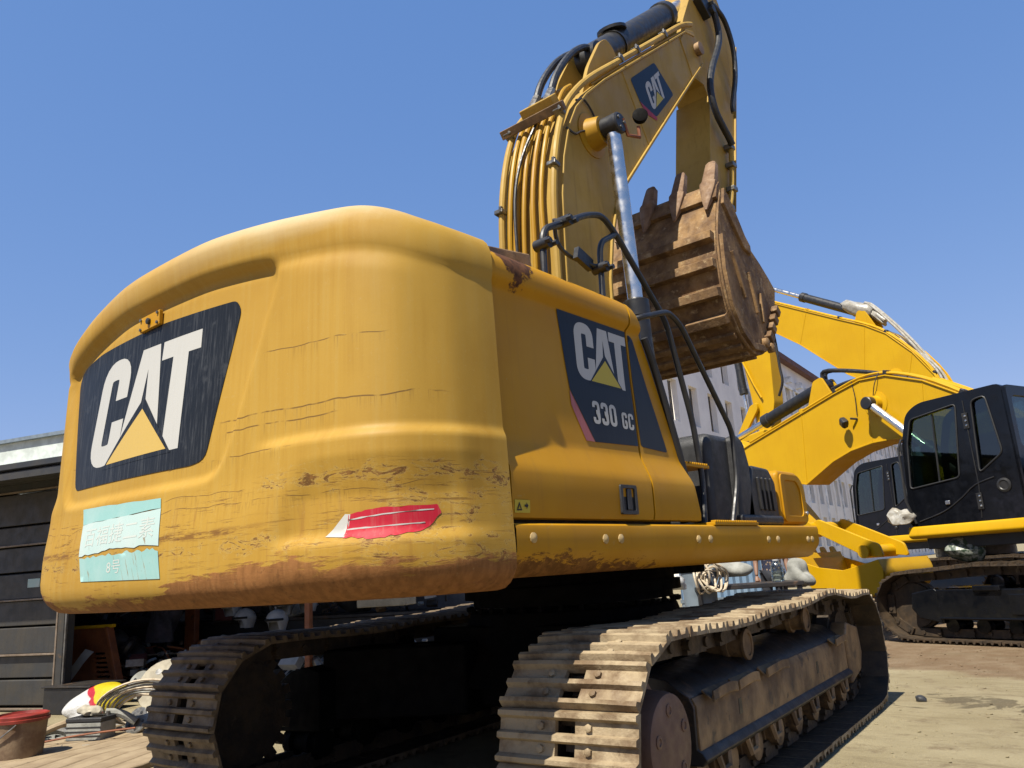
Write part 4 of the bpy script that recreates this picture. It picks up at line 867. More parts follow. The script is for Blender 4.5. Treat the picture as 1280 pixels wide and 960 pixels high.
# ================================================================== the two clean excavators parked beyond (facing left)
RA = math.atan2(.943, .334)
def yard_excavator(label, loc, rz, booms, stick_o, acyl, bcyl, stroke_pts=None, bucket_def=None, wrapped=False, detail=True):
    root = thing('excavator', label, 'excavator', (loc[0], loc[1], 0), rz)
    X = -1.45
    # cab: framed shell with real openings, panes, roof
    outer = rpoly([(1.70, 1.45), (1.62, 2.55), (1.50, 2.95), (1.30, 3.06), (.20, 3.08), (.17, 1.45)], .10, 4)
    w1 = rpoly([(1.60, 1.95), (1.535, 2.55), (1.44, 2.86), (.80, 2.94), (.92, 2.02)], .05, 3); w2 = rpoly([(.66, 2.04), (.60, 2.94), (.42, 2.97), (.34, 2.25)], .06, 3)
    cab = G(); plate(cab, [outer, w1, w2], X, X+.07); plate(cab, [outer, w1, w2], -.57, -.50)
    rp = rpoly([(X, 1.45), (-.50, 1.45), (-.50, 3.05), (X, 3.05)], .06); rw = rpoly([(X+.10, 2.30), (-.62, 2.30), (-.62, 2.92), (X+.10, 2.92)], .08)
    plate(cab, [rp, rw], .16, .22, 'y'); cab.b2((X+.03, .24, 3.0), (-.53, 1.27, 3.062)); cab.b2((X+.03, .2, 1.45), (-.53, 1.66, 1.52)); cab.b2((X+.03, 1.60, 1.45), (-.53, 1.68, 1.95))
    cabo = cab.build('cab', 'blackgloss', root, .015)
    for w, nm in ((w1, 'door_window'), (w2, 'side_window')): G().prism(w, X+.03, X+.036).build(nm, 'glass', cabo)
    G().prism(w1, -.54, -.534).build('side_window', 'glass', cabo); G().prism(rw, .185, .191, 'y').build('rear_window', 'glass', cabo)
    g = G(); g.add([(X+.05, 1.60, 1.95), (-.55, 1.60, 1.95), (-.55, 1.45, 2.95), (X+.05, 1.45, 2.95)], [(0, 1, 2, 3)]); g.build('windscreen', 'glass', cabo)
    g = G(); g.tube([(X+.02, 1.20, 2.00), (X+.02, 1.14, 2.88)], .012, 6); g.build('window_mullion', 'black', cabo)
    for lp in (w1, w2): g = G(); g.tube([(X-.004, p[0], p[1]) for p in lp+lp[:1]], .011, 6); g.build('window_rubber', 'seal', cabo)
    for y, z in ((.705, 2.70), (.72, 1.70)):
        g = G(); g.b2((X-.02, y-.035, z-.10), (X, y+.035, z+.10)); hg = g.build('door_hinge', 'black', cabo, .006)
        for dz in (-.06, 0, .06): G().lathe([(0, .013), (.008, .013), (.011, .006)], (X-.02, y-.012, z+dz), (-1, 0, 0), 8).build('bolt', 'chrome', cabo)
    G().b2((X-.02, 1.10, 1.70), (X, 1.16, 1.75)).build('door_handle', 'chrome', cabo, .008)
    g = G(); g.tube([(X-.004, y, z) for y, z in ((1.55, 1.52), (1.2, 1.62), (.95, 1.76), (.75, 1.90), (.5, 1.97))], .008, 6, 4); g.build('door_crease', 'black', cabo)
    g = G(); g.tube([(X-.004, .74, 1.50), (X-.004, .70, 1.90), (X-.004, .70, 2.96)], .007, 6); g.build('door_gap', 'black', cabo)
    g = G(); g.lathe([(0, .085), (.012, .085), (.02, .06), (.012, .05)], (X, .40, 1.86), (-1, 0, 0), 20); g.build('round_vent', 'black', cabo)
    g = G(); g.tube([(X-.01, 1.60, 1.5), (X-.06, 1.66, 1.8), (X-.06, 1.64, 2.5), (X-.02, 1.60, 2.62)], .016, 8); g.build('grab_rail', 'black', cabo)
    g = G(); g.prism(rpoly([(.35, 1.5), (.95, 1.5), (.95, 1.95), (.55, 2.0), (.45, 2.7), (.30, 2.7)], .08), -1.2, -.75); g.build('seat', 'darkcloth', cabo, .03)
    # body behind the cab, counterweight
    g = G(); g.prism(rpoly([(.10, 1.45), (.10, 2.05), (-.25, 2.25), (-1.9, 2.25), (-1.9, 1.45)], .1, 4), X+.03, -.35); g.build('side_housing', 'blackgloss', root, .03)
    g = G(); g.prism(rpoly([(.30, 1.45), (.30, 1.9), (-1.9, 2.3), (-1.9, 1.45)], .08), .45, 1.45); g.build('side_housing', 'newyellow', root, .03)
    g = G(); g.prism(rpoly([(-1.4, -1.9), (1.4, -1.9), (1.35, -2.7), (.9, -3.0), (-.9, -3.0), (-1.35, -2.7)], .2), 1.15, 2.4, 'z'); g.build('counterweight', 'newyellow', root, .06, seg=3)
    sk = G(); sk.prism(rpoly([(-1.50, 1.335), (-1.47, 1.46), (-1.2, 1.46), (-1.2, 1.30), (-1.44, 1.30)], .03), -1.9, 1.72, 'y'); sk.build('side_skirt', 'newyellow', root, .01)
    sk = G(); sk.b2((1.2, -1.9, 1.30), (1.47, 1.3, 1.45)); sk.build('side_skirt', 'newyellow', root, .02)
    g = G(); g.b2((-1.3, -2.0, 1.16), (1.3, 1.6, 1.36)); g.lathe([(0, .75), (.2, .75)], (0, 0, .96), (0, 0, 1), 32); g.b2((-1.0, -.7, .45), (1.0, .7, .95)); g.build('revolving_frame', 'black', root, .01)
    # boom
    up2, lo2 = booms; bo = boom_mesh('boom', up2, lo2, .27, 'newyellow', root)
    bp_ = bcyl; g = G(); g.lathe([(0, .20), (.012, .20), (.02, .13), (.13, .115)], (-.268, *bp_[1]), (-1, 0, 0), 22); g.build('pin_boss', 'newyellow', bo)
    for s in (-1, 1): cylinder('boom_cylinder', (s*.45, *bp_[0]), (s*.45, *bp_[1]), .52, .10, .058, root, w=.15)
    cylinder('arm_cylinder', (0, *acyl[0]), (0, *acyl[1]), acyl[2], .11, .06, root, w=.16)
    tubes = [Vector((0, *p)) for p in up2]
    for i, x in enumerate((-.26, -.20, -.13, .02, .12, .22)):
        pts = [(x, p[0]+(0), p[1]+.055+.012*(i % 2)) for p in up2[(0 if i < 5 else 1):(len(up2)-1 if i < 2 else 5)]]
        g = G(); g.tube(pts, .020, 8, 3); g.build('hydraulic_tube', 'newyellow', bo)
    for x in (-.08, .08):
        a = Vector(up2[3]); b = Vector(acyl[0]); m_ = (a+b)/2
        g = G(); g.tube([(x, a.x, a.y+.05), (x, m_.x-.1, m_.y+.22), (x*.7, b.x-.15, b.y+.22), (x*.5, b.x, b.y+.10)], .032, 8, 5); g.build('wrapped_hose' if wrapped else 'hydraulic_hose', 'foil' if wrapped else 'rubber', bo)
        if wrapped:
            g = G(); g.tube([(x-.12, up2[2][0], up2[2][1]+.08), (x-.1, a.x, a.y+.16), (x-.1, m_.x, m_.y+.12)], .03, 8, 5); g.build('wrapped_hose', 'foil', bo)
    for x in (-.14, .14):
        b = Vector(acyl[0]); g = G(); d = Vector((.8, .6)); g.prism(rpoly([(b.x-.32, b.y-.42), (b.x+.30, b.y-.36), (b.x+.12, b.y+.08), (b.x-.06, b.y+.12)], .05), x-.02, x+.02); g.build('cylinder_lug', 'newyellow', bo, .005)
    for i in (4, 6, 8):
        a, b = up2[i], min(lo2, key=lambda p: (p[0]-up2[i][0]-.12)**2+.3*(p[1]-up2[i][1]+.8)**2)
        g = G(); g.tube([(-.272, a[0], a[1]-.01), (-.272, b[0], b[1]+.01)], .006, 6); g.build('weld_seam', 'newyellow', bo)
    for i in (3, 5, 7, 8):
        g = G(); g.box((-.22, up2[i][0], up2[i][1]+.06), (.12, .07, .07), Matrix.Rotation(math.atan2(up2[i+1][1]-up2[i-1][1], up2[i+1][0]-up2[i-1][0]), 3, 'X')); g.build('tube_clamp', 'black' if i % 2 else 'newyellow', bo, .008)
    # stick
    g = G(); g.prism(stick_o, -.18, .18); so = g.build('stick', 'newyellow', root, .012)
    if bucket_def:
        sh, mo, tdir = bucket_def; bucket(root, sh, mo, -.62, .62, 'newyellow', 'newyellow', [(x, .9) for x in (-.5, -.25, 0, .25, .5)], scale=.8, tdir=tdir)
    return root, bo, so, cabo

TOPA = [(-1.5, .93), (-.9, .915), (-.3, .935), (.3, .925), (.9, .94), (1.4, .90), (1.7, .885)]
A_, Abo, Ast, Acab = yard_excavator('clean yellow excavator at the right with glossy black cab, nearest of the parked machines', (2.78, 7.54), RA,
    ([(.20, 1.9), (.45, 2.45), (.85, 2.86), (1.34, 3.24), (1.88, 3.58), (2.45, 3.80), (2.90, 3.83), (3.4, 3.72), (4.11, 3.53), (5.34, 3.20), (5.95, 3.02)],
     [(.75, 1.75), (1.0, 2.1), (1.45, 2.5), (2.0, 2.76), (2.45, 2.84), (2.85, 2.84), (3.25, 2.78), (3.62, 2.66), (4.2, 2.36), (5.3, 2.62), (5.95, 2.80)]),
    rpoly([(5.65, 3.35), (6.25, 3.45), (6.35, 3.05), (5.75, 2.30), (4.45, 1.45), (4.25, 1.55), (4.45, 1.85)], .08), ((3.75, 3.98), (6.05, 3.38), .62), ((1.05, 1.75), (2.69, 3.41)),
    bucket_def=([(4.40, 1.12), (4.30, .85), (4.02, .58), (3.6, .45), (3.2, .46), (2.92, .62), (2.80, .86), (2.86, 1.06)], [(3.1, 1.0), (3.5, .92), (3.95, .98)], (.35, .94)))
# link arms of the near machine's bucket, work lamp on the boom, wrapped mirror, bundle on the track
for x in (-.34, .28):
    g = G(); g.prism(rpoly([(4.05, 1.75), (4.30, 1.62), (3.30, 1.12), (2.95, 1.08), (3.0, 1.28)], .05), x, x+.05); g.build('bucket_link', 'newyellow', A_, .01)
g = G(); g.cyl((-.40, 3.25, 1.18), (.40, 3.25, 1.18), .10, 18); g.build('bucket_pin', 'newyellow', A_); g = G(); g.cyl((-.45, 4.18, 1.62), (.45, 4.18, 1.62), .09, 18); g.build('bucket_pin', 'newyellow', A_)
g = G(); g.lathe([(0, .05), (.03, .09), (.09, .10), (.12, .07)], (-.36, 3.17, 3.22), (-.7, .5, -.2), 4); g.tube([(-.27, 3.05, 3.24), (-.36, 3.12, 3.26)], .02, 6); g.build('work_lamp', 'black', A_, .01)
g = G(); g.tube([(-.275, 3.05, 3.85), (-.285, 3.02, 3.6), (-.28, 3.04, 3.3)], .008, 6, 4); g.build('lamp_wire', 'black', A_); g = G(); g.tube([(-.275, 2.55, 3.88), (-.33, 2.62, 3.7), (-.30, 2.7, 3.5)], .008, 6, 4); g.build('lamp_wire', 'black', A_)
g = G(); g.tube([(-.10, 3.55, 3.86), (-.10, 3.25, 3.90), (-.10, 2.9, 3.89), (-.10, 2.5, 3.85), (-.10, 2.2, 3.72)], .035, 8, 4); g.build('hydraulic_hose', 'rubber', A_)
crawler(A_, -G3, W3, TOPA, 47, 'trackdark', 'trackdark', ('blackgloss', 'blackgloss', 'black'), 0, -1, False, ((-.5, .735), (.72, .735)))
crawler(A_, G3, W3, TOPA, 47, 'trackdark', 'trackdark', ('blackgloss', 'blackgloss', 'black'), 0, 1, False)
g = G(); g.b2((-1.56, -1.35, .30), (-1.50, 1.45, .66)); g.b2((-1.58, -1.35, .30), (-1.50, 1.45, .325)); pk = g.build('track_side_cover', 'blackgloss', A_, .012)
g = G(); g.b2((-1.575, -.75, .36), (-1.555, .55, .60)); g.b2((-1.60, .62, .64), (-1.45, .95, .70)); g.build('track_side_cover', 'blackgloss', A_, .02)
OB = Vector((2.78, 7.54, 0))+5.5*Vector((.334, .943, 0))+4.9*Vector((-.943, .334, 0))
B_, Bbo, Bst, Bcab = yard_excavator('clean yellow excavator behind, its boom hoses wrapped in pale plastic', (OB.x, OB.y), RA,
    ([(-.28, 2.2), (-.30, 3.2), (-.22, 4.1), (.0, 4.83), (.40, 5.45), (.95, 6.05), (1.45, 6.40), (2.1, 6.75), (3.0, 7.25), (4.06, 7.84), (4.6, 8.10)],
     [(.40, 2.0), (.55, 3.2), (.85, 4.1), (1.25, 4.70), (1.68, 5.12), (2.08, 5.37), (3.32, 6.48), (4.19, 7.12), (4.8, 7.62)]),
    rpoly([(4.4, 8.25), (5.0, 8.75), (5.4, 8.4), (5.43, 6.85), (5.2, 5.0), (5.15, 4.5), (4.75, 4.45), (4.50, 5.2), (4.42, 6.6), (4.45, 7.5)], .08), ((1.55, 6.75), (4.35, 8.42), .62), ((.85, 1.75), (.90, 5.0)), wrapped=True)
g = G(); g.lathe([(0, .10), (.15, .15), (.45, .19), (.75, .15), (.9, .06)], (-.02, 1.35, 6.72), (0, .86, .5), 14)
for i, v in enumerate(g.v): g.v[i] = (v[0]+rng.uniform(-.03, .03), v[1]+rng.uniform(-.03, .03), v[2]+rng.uniform(-.04, .04))
g.build('plastic_wrap', 'foil', B_, ang=80)
g = G(); g.lathe([(0, .08), (.3, .10), (.5, .06)], (-.02, 1.05, 6.40), (0, .7, .7), 12)
for i, v in enumerate(g.v): g.v[i] = (v[0]+rng.uniform(-.03, .03), v[1]+rng.uniform(-.04, .04), v[2]+rng.uniform(-.04, .04))
g.build('plastic_wrap', 'foil', B_, ang=80)
cylinder('bucket_cylinder', (-.05, 5.75, 7.4), (-.05, 5.52, 4.4), .58, .11, .055, B_, w=.14)
g = G(); g.prism(rpoly([(5.70, 4.35), (5.85, 4.5), (5.25, 5.25), (5.02, 5.3), (5.0, 5.1)], .06), -.30, -.22); g.build('bucket_link', 'newyellow', B_, .01)
g = G(); g.tube([(-.22, 5.45, 6.75), (-.24, 5.05, 5.8), (-.24, 4.85, 5.4)], .025, 8); g.build('hydraulic_tube', 'newyellow', B_)
g = G(); g.tube([(-.1, 4.35, 7.35), (-.1, 4.25, 6.9), (-.1, 4.22, 6.1), (-.1, 4.2, 5.7), (-.1, 4.38, 5.35)], .035, 8, 5); g.build('hydraulic_hose', 'rubber', B_)
g = G(); g.prism([(5.0, 3.0), (5.5, 3.0), (5.6, 4.4), (4.7, 4.5)], -.5, .5); g.build('bucket', 'newyellow', B_, .04)
crawler(B_, -G3, W3, TOPA, 47, 'trackdark', 'trackdark', ('blackgloss', 'blackgloss', 'black'), 0, -1, False)
crawler(B_, G3, W3, TOPA, 47, 'trackdark', 'trackdark', ('blackgloss', 'blackgloss', 'black'), 0, 1, False)
def crumple(name, loc, size, mat, label, cat, seed, sub=3, amp=.3, parent=None):
    r = random.Random(seed); bm = bmesh.new(); bmesh.ops.create_icosphere(bm, subdivisions=sub, radius=1)
    ph = [(Vector((r.uniform(-1, 1), r.uniform(-1, 1), r.uniform(-1, 1))).normalized(), r.uniform(2, 7), r.uniform(0, 6)) for _ in range(9)]
    for v in bm.verts:
        d = sum(math.sin(v.co.dot(a)*f+p)/(1+.25*f) for a, f, p in ph)*amp*.5; v.co *= 1+d; v.co.x *= size[0]; v.co.y *= size[1]; v.co.z *= size[2]
        v.co.z = max(v.co.z, -size[2]*.8)
    me = bpy.data.meshes.new(name); bm.to_mesh(me); bm.free(); me.materials.append(M[mat]); me.polygons.foreach_set('use_smooth', [True]*len(me.polygons)); me.set_sharp_from_angle(angle=R(40))
    o = link(name, me, parent, loc=loc)
    if label: o['label'] = label; o['category'] = cat
    return o
crumple('plastic_wrap', (-1.50, 1.78, 1.60), (.12, .16, .12), 'foil', None, None, 5, 3, .5, A_)
fA = Vector((-.943, .334, 0)); rA = Vector((.334, .943, 0)); OA = Vector((2.78, 7.54, 0))
q = OA+fA*1.15-rA*1.20; crumple('bundle', (q.x, q.y, 1.13), (.22, .2, .19), 'camo', 'crumpled green and white sheet bundle on the track of the nearest parked excavator', 'bundle', 9, 3, .35)

# ================================================================== buildings far behind
def facade(root, L_, H, nb, nf, z0, matw, win=(.34, .62), first=0):
    """local: x along the wall, y outwards (towards viewer), z up; real openings with panes set back"""
    bw = L_/nb; fh = (H-z0-1.6)/nf; g = G(); D = .35; frames = []
    for j in range(nf):
        for i in range(nb):
            x0, x1 = i*bw, (i+1)*bw; zb, zt = z0+j*fh, z0+(j+1)*fh; a, b = x0+bw*(.5-win[0]/2), x0+bw*(.5+win[0]/2); c, d = zb+fh*(.5-win[1]/2), zb+fh*(.5+win[1]/2)
            g.add([(x0, 0, zb), (x1, 0, zb), (x1, 0, zt), (x0, 0, zt), (a, 0, c), (b, 0, c), (b, 0, d), (a, 0, d), (a, -D, c), (b, -D, c), (b, -D, d), (a, -D, d)],
                  [(0, 1, 5, 4), (1, 2, 6, 5), (2, 3, 7, 6), (3, 0, 4, 7), (4, 5, 9, 8), (5, 6, 10, 9), (6, 7, 11, 10), (7, 4, 8, 11)]); frames.append((a, b, c, d))
    zt = z0+nf*fh
    g.b2((0, -.02, 0), (L_, -12, z0)); g.b2((0, -.02, zt), (L_, -12, H)); g.b2((0, -D-.3, z0), (L_, -12, zt)); g.add([(0, 0, z0), (0, -1, z0), (0, -1, zt), (0, 0, zt)], [(0, 1, 2, 3)])
    w = g.build('wall', matw, root)
    return w, bw, fh, frames, zt
Bd = Vector((-1.9, 18.2, 0)).normalized(); B0 = Vector((-19.3, 55.7, 0))-Bd*23
ang = math.atan2(Bd.y, Bd.x)
BL_ = thing('office_building', 'long pale blue grey office building with rows of dark windows behind the excavators', 'building', B0, ang+math.pi)
# rotate so that local x runs backwards and local y faces the yard
def flipx(x): return -x
LB = 100; w_, bw, fh, frames, zt = facade(BL_, LB, 17, 32, 4, 1.2, 'bwall', (.42, .68))
for o in [w_]: o.location = (-LB, 0, 0); 
k = 0
for (a, b, c, d) in frames:
    if not (20 < LB-a < 98): continue
    fl = G(); fl.b2((a, -.24, c), (a+.07, -.34, d)); fl.b2((b-.07, -.24, c), (b, -.34, d)); fl.b2((a, -.24, d-.07), (b, -.34, d)); fl.b2((a, -.24, c), (b, -.34, c+.07)); fl.b2(((a+b)/2-.03, -.26, c), ((a+b)/2+.03, -.34, d)); fl.b2((a, -.26, c+(d-c)*.68), (b, -.34, c+(d-c)*.68+.06))
    wf = fl.build('window', 'bwhite', BL_); wf.location = (-LB, 0, 0)
    p = G().b2((a+.03, -.30, c+.03), (b-.03, -.31, d-.03)).build('pane', 'dglass', wf)
for i in range(0, 33, 1):
    x = -LB+i*bw
    if 15 < -x < 98: G().b2((x-.16, .0, .5), (x+.16, .10, 14.6)).build('pilaster', 'bwhite' if i % 2 else 'bwall', BL_)
    if 15 < -x < 98: G().b2((x-.28+bw/2, .0, 15.05), (x+.28+bw/2, .45, 15.55)).build('cornice_block', 'bwhite', BL_)
G().b2((-LB, -.4, 16.65), (0, .55, 17.1)).build('cornice', 'bred', BL_)
G().b2((-LB, -.02, 14.62), (0, .12, 14.85)).build('string_course', 'bwhite', BL_)
GH = thing('pale_building', 'pale green flat roofed block peeking over the black cab', 'building', (14.0, 62.0, 0), R(20))
G().b2((-7, 0, 0), (12, 9, 21.3)).build('wall', 'mint', GH); G().b2((-7.2, -.2, 21.3), (12.2, 9.2, 21.7)).build('roof_edge', 'bwhite', GH)
for i in range(5):
    for j in range(5): f = G().b2((-5.6+i*3.4, -.06, 2+j*3.8), (-3.8+i*3.4, .1, 4.1+j*3.8)).build('window', 'bwhite', GH); G().b2((-5.45+i*3.4, -.075, 2.15+j*3.8), (-3.95+i*3.4, .05, 3.95+j*3.8)).build('pane', 'dglass', f)

# ================================================================== left: sheet-metal wall, open store, junk on the ground
E1 = Vector((.9475, .3196, 0)); N1 = Vector((.3196, -.9475, 0)); P1 = Vector((-7.552, -1.178, 0)); RZ1 = math.atan2(E1.y, E1.x)
# local frame: x along the wall to the right, y away from the camera
SH = thing('sheet_metal_wall', 'dark ribbed sheet metal container wall at the left edge', 'container wall', P1, RZ1)
zs = [.06, .36, .63, .95, 1.26, 1.58, 1.90, 2.15, 2.56, 2.86]
for i, (a, b) in enumerate(zip(zs, zs[1:])):
    x1 = .90 if b < 2.7 else .9
    g = G(); d = .03 if i % 2 else 0; g.prism([(d, a+.012), (0.0, a+.03), (d+.02, (a+b)/2), (0.0, b-.03), (d, b-.012), (.10, b-.012), (.10, a+.012)], -7., .86, 'x') if False else g.b2((-7., d, a+.01), (.86, .10, b-.01)); g.build('sheet', 'darkmetal', SH, .012)
for z in (.02, .62, 1.25, 1.90, 2.56): G().b2((-7., -.025, z), (.90, .02, z+.022)).build('edge_strip', 'palemetal', SH, .004)
G().b2((-7., -.06, 2.86), (.95, .16, 2.94)).build('top_rail', 'darkmetal', SH, .01); G().b2((-7., -.04, 2.72), (.9, .0, 2.76)).build('top_rail', 'steel', SH, .004)
G().b2((.87, -.03, 0), (.97, .12, 2.86)).build('corner_post', 'darkmetal', SH, .01); G().b2((.985, -.035, .12), (1.01, -.005, 2.6)).build('door_bar', 'steel', SH, .006); G().b2((.845, -.035, .03), (.87, -.012, 2.6)).build('edge_strip', 'palemetal', SH, .004)
stk_ = G().b2((.30, -.004, 1.40), (.50, -.002, 1.50)).build('label_plate', 'd_pale', SH)
HB = thing('far_building', 'small pale flat roofed building above the sheet metal wall', 'building', (-30, 9, 0), RZ1)
G().b2((-14, 0, 0), (5.2, 6, 8.05)).build('wall', 'mint', HB); G().b2((-14.2, -.2, 8.05), (5.4, 6.2, 8.2)).build('roof_edge', 'bluegrey', HB); G().b2((-14, -.25, 6.9), (5.3, -.02, 7.0)).build('ledge', 'bwhite', HB)
wsp = HB.matrix_world
WS = thing('windsock', 'tiny red windsock on a thin pole above the far roof', 'windsock', (-28.2, 8.9, 8.3), RZ1)
G().tube([(0, 0, 0), (0, 0, 1.3)], .03, 6).build('pole', 'steel', WS); G().lathe([(0, .16), (.5, .10)], (.15, 0, 1.1), (1, 0, -.1), 10).build('sock', 'red', WS); G().tube([(-.6, 0, 1.15), (.15, 0, 1.15)], .02, 6).build('arm', 'steel', WS)
# open store: back wall, side wall, roof, posts -> deep shade
ST = thing('open_store', 'dark open fronted parts store behind the tracks', 'shed', P1, RZ1)
G().b2((-2.5, 3.4, 0), (4.75, 3.55, 3.0)).build('back_wall', 'wall', ST); G().b2((-2.5, .14, 0), (-2.42, 3.4, 2.9)).build('side_wall', 'darkmetal', ST)
g = G(); g.prism([(-.9, 2.55), (3.7, 3.15), (3.7, 3.22), (-.9, 2.62)], -2.6, 4.7); g.build('roof', 'darkmetal', ST)
for x in (3.6,): G().b2((x, .92, 0), (x+.07, .99, 2.75)).build('post', 'orange', ST, .008)
G().b2((-2.3, 2.7, .75), (4.6, 3.3, .80)).build('shelf', 'frame', ST, .01); G().b2((-2.3, 2.75, 0), (4.6, 3.25, .75)).build('shelf_front', 'black', ST)
W = lambda x, y, z: P1+E1*x-N1*y+Vector((0, 0, z))
def at_store(x, y, z): q = W(x, y, z); return (q.x, q.y, q.z)
def helmet(loc, rz, label, s=1.):
    t = thing('helmet', label, 'helmet', loc, rz, 'helmets in the store'); g = G(); rows = []
    for i in range(9):
        a = math.pi/2*i/8; rows.append([(.125*s*math.cos(a)*math.cos(b), .155*s*math.cos(a)*math.sin(b), .145*s*math.sin(a)) for b in [2*math.pi*k/20 for k in range(20)]])
    g.grid(rows, True); rows = [[(.125*s*math.cos(b)*(1-.12*k), .155*s*math.sin(b)*(1-.12*k), -.06*s*k*(1 if math.sin(b) < .45 else .1)) for b in [2*math.pi*j/20 for j in range(20)]] for k in range(3)]; g.grid(rows, True); g.build('shell', 'white', t)
    g = G(); g.tube([(.115*s*math.cos(b), .145*s*math.sin(b)+.012, .02) for b in [math.pi*j/10 for j in range(11)]], .018*s, 6); g.build('visor', 'black', t); return t
for (x, y, z, rz, lb) in ((1.62, 2.3, .82, 2.6, 'white helmet beside the red panel, lowest in the store'), (2.35, 2.2, .97, 3.4, 'white helmet with open face hanging near the orange post'), (2.72, 2.2, 1.0, 2.9, 'white helmet next to the orange post, upper right one'), (1.30, 2.4, .98, 3.0, 'small dark shaded helmet left of the red panel'), (2.62, 1.7, .80, 3.0, 'pale helmet resting just above the far track')):
    helmet(at_store(x, y, z), RZ1+rz, lb)
for i, (x, y, z, sz, m, lb, nm, ct) in enumerate(((.90, 1.5, .95, (.26, .16, .42), 'darkcloth', 'dark jacket hanging in the store beside the orange cover', 'jacket', 'jacket'), (1.55, 2.6, 1.15, (.22, .16, .35), 'darkcloth', 'dark coat hanging deep in the store above the track', 'coat', 'coat'),
        (2.15, 2.7, .95, (.2, .2, .18), 'greycloth', 'grey cloth heap on the store shelf', 'cloth', 'cloth'), (3.3, 2.7, 1.0, (.3, .2, .22), 'black', 'black bag on the store shelf right of the helmets', 'bag', 'bag'), (.65, 1.2, .55, (.22, .2, .2), 'frame', 'greasy machine part behind the orange cover', 'machine part', 'machine part'))):
    crumple(nm.replace(' ', '_'), at_store(x, y, z), sz, m, lb, ct, 20+i, 4, .55)
t = thing('red_panel', 'dull maroon panel standing on the store shelf behind the helmets', 'panel', at_store(1.05, 2.5, .80), RZ1); G().b2((-.16, 0, 0), (.16, .04, .75)).build('board', 'maroon', t, .01); G().b2((-.17, -.02, .0), (-.13, .05, .75)).build('frame', 'black', t, .005)
t = thing('orange_post', 'thick rusty orange upright beside the maroon panel', 'post', at_store(.78, 2.2, 0), RZ1); G().b2((-.09, -.05, 0), (.09, .05, 1.5)).build('upright', 'orange', t, .01); G().b2((-.14, -.10, 0), (.14, .10, .03)).build('foot', 'orange', t, .005)
# slatted orange radiator cover leaning by the wall
t = thing('slatted_cover', 'orange machine cover with cooling slots leaning beside the sheet metal wall', 'cover', at_store(.55, .75, 0), RZ1+.1)
g = G(); sl_ = []; outer = [(-.55, 0), (.48, 0), (.22, .86), (-.55, .90)]
holes = [[(.08+.10*(1-k/9)-.06, .10+k*.055), (.08+.10*(1-k/9)-.06, .125+k*.055), (.24+.16*(1-k/9)-.06, .125+k*.055), (.24+.16*(1-k/9)-.06, .10+k*.055)] for k in range(9)]
plate(g, [outer]+holes, 0, .03, 'y'); g.build('cover_plate', 'orange', t); g = G(); g.prism([(.48, 0), (.52, 0), (.26, .87), (.22, .87)], -.06, .05, 'y'); g.build('side_flange', 'orange', t, .005); g = G(); g.b2((-.3, -.02, .86), (.3, .05, .90)); g.build('top_flange', 'newyellow', t, .006)
t = thing('paper_sheet', 'bent white paper sheet leaning on the orange cover', 'paper', at_store(.38, .45, .28), RZ1+.4); g = G(); g.grid([[(.06*i, .02*math.sin(i)+.0, 0+.07*i) for i in range(6)], [(.06*i+.10, .03*math.sin(i+1), -.04+.07*i) for i in range(6)]]); g.build('sheet', 'white', t)
# white carton on the store counter, shelf lights
t = thing('carton', 'white wrapped carton on the counter seen above the far track', 'carton', at_store(4.35, 1.5, .92), RZ1+.2); G().b2((-.30, -.2, 0), (.30, .2, .17)).build('box', 'cream', t, .01); G().b2((-.31, -.21, .171), (.31, .21, .20)).build('wrap', 'foil', t, .01)
t = thing('green_cabinet', 'pale green cabinet far behind the slewing ring', 'cabinet', at_store(4.2, 5.2, 0), RZ1); G().b2((-.5, 0, 0), (.35, .5, 1.6)).build('body', 'mint', t, .01); G().b2((-.05, -.02, .1), (-.02, 0, 1.5)).build('door_gap', 'black', t); G().b2((-.7, -.3, .78), (.5, -.05, .84)).build('shelf', 'newyellow', t, .005)
# things lying in the sun in front
SKp = Vector((-5.05, -.86, 0))
bag = crumple('printed_sack', (-5.0, -1.14, .22), (.36, .17, .14), 'sack', 'white, red and yellow printed plastic sack lying in the sun', 'sack', 3, 5, .42); bag.rotation_euler = (.15, -.22, RZ1+.15)
RB = thing('paint_bucket', 'dirty tan bucket with red rim in the bottom left corner', 'bucket', (-3.86, -2.24, 0)); RB.scale = (1.22, 1.22, 1.22); g = G(); g.lathe([(0, .125), (.02, .135), (.25, .155), (.252, .165), (.27, .165), (.272, .155), (.29, .158), (.292, .150), (.25, .145), (.03, .12), (.03, .0)], (0, 0, 0), (0, 0, 1), 32); g.build('body', 'dirtybucket', RB)
G().lathe([(.255, .168), (.272, .170), (.275, .160), (.293, .162), (.298, .150), (.285, .146)], (0, 0, 0), (0, 0, 1), 32).build('rim', 'red', RB); G().lathe([(.235, .0), (.237, .144)], (0, 0, 0), (0, 0, 1), 24).build('contents', 'red', RB)
g = G(); g.tube([(.166*math.cos(a), .166*math.sin(a), .25-.10*math.sin((a-3.6)/2.2*math.pi)) for a in [3.6+2.2*k/12 for k in range(13)]], .005, 6); g.build('handle', 'steel', RB)
for k in range(7):
    a = Vector((-3.3-.0*k, -2.30+.24*k, 0)); ln = 1.6+.3*rng.random(); d = Vector((-.80, .60, 0)) if False else Vector((-.32, .947, 0))
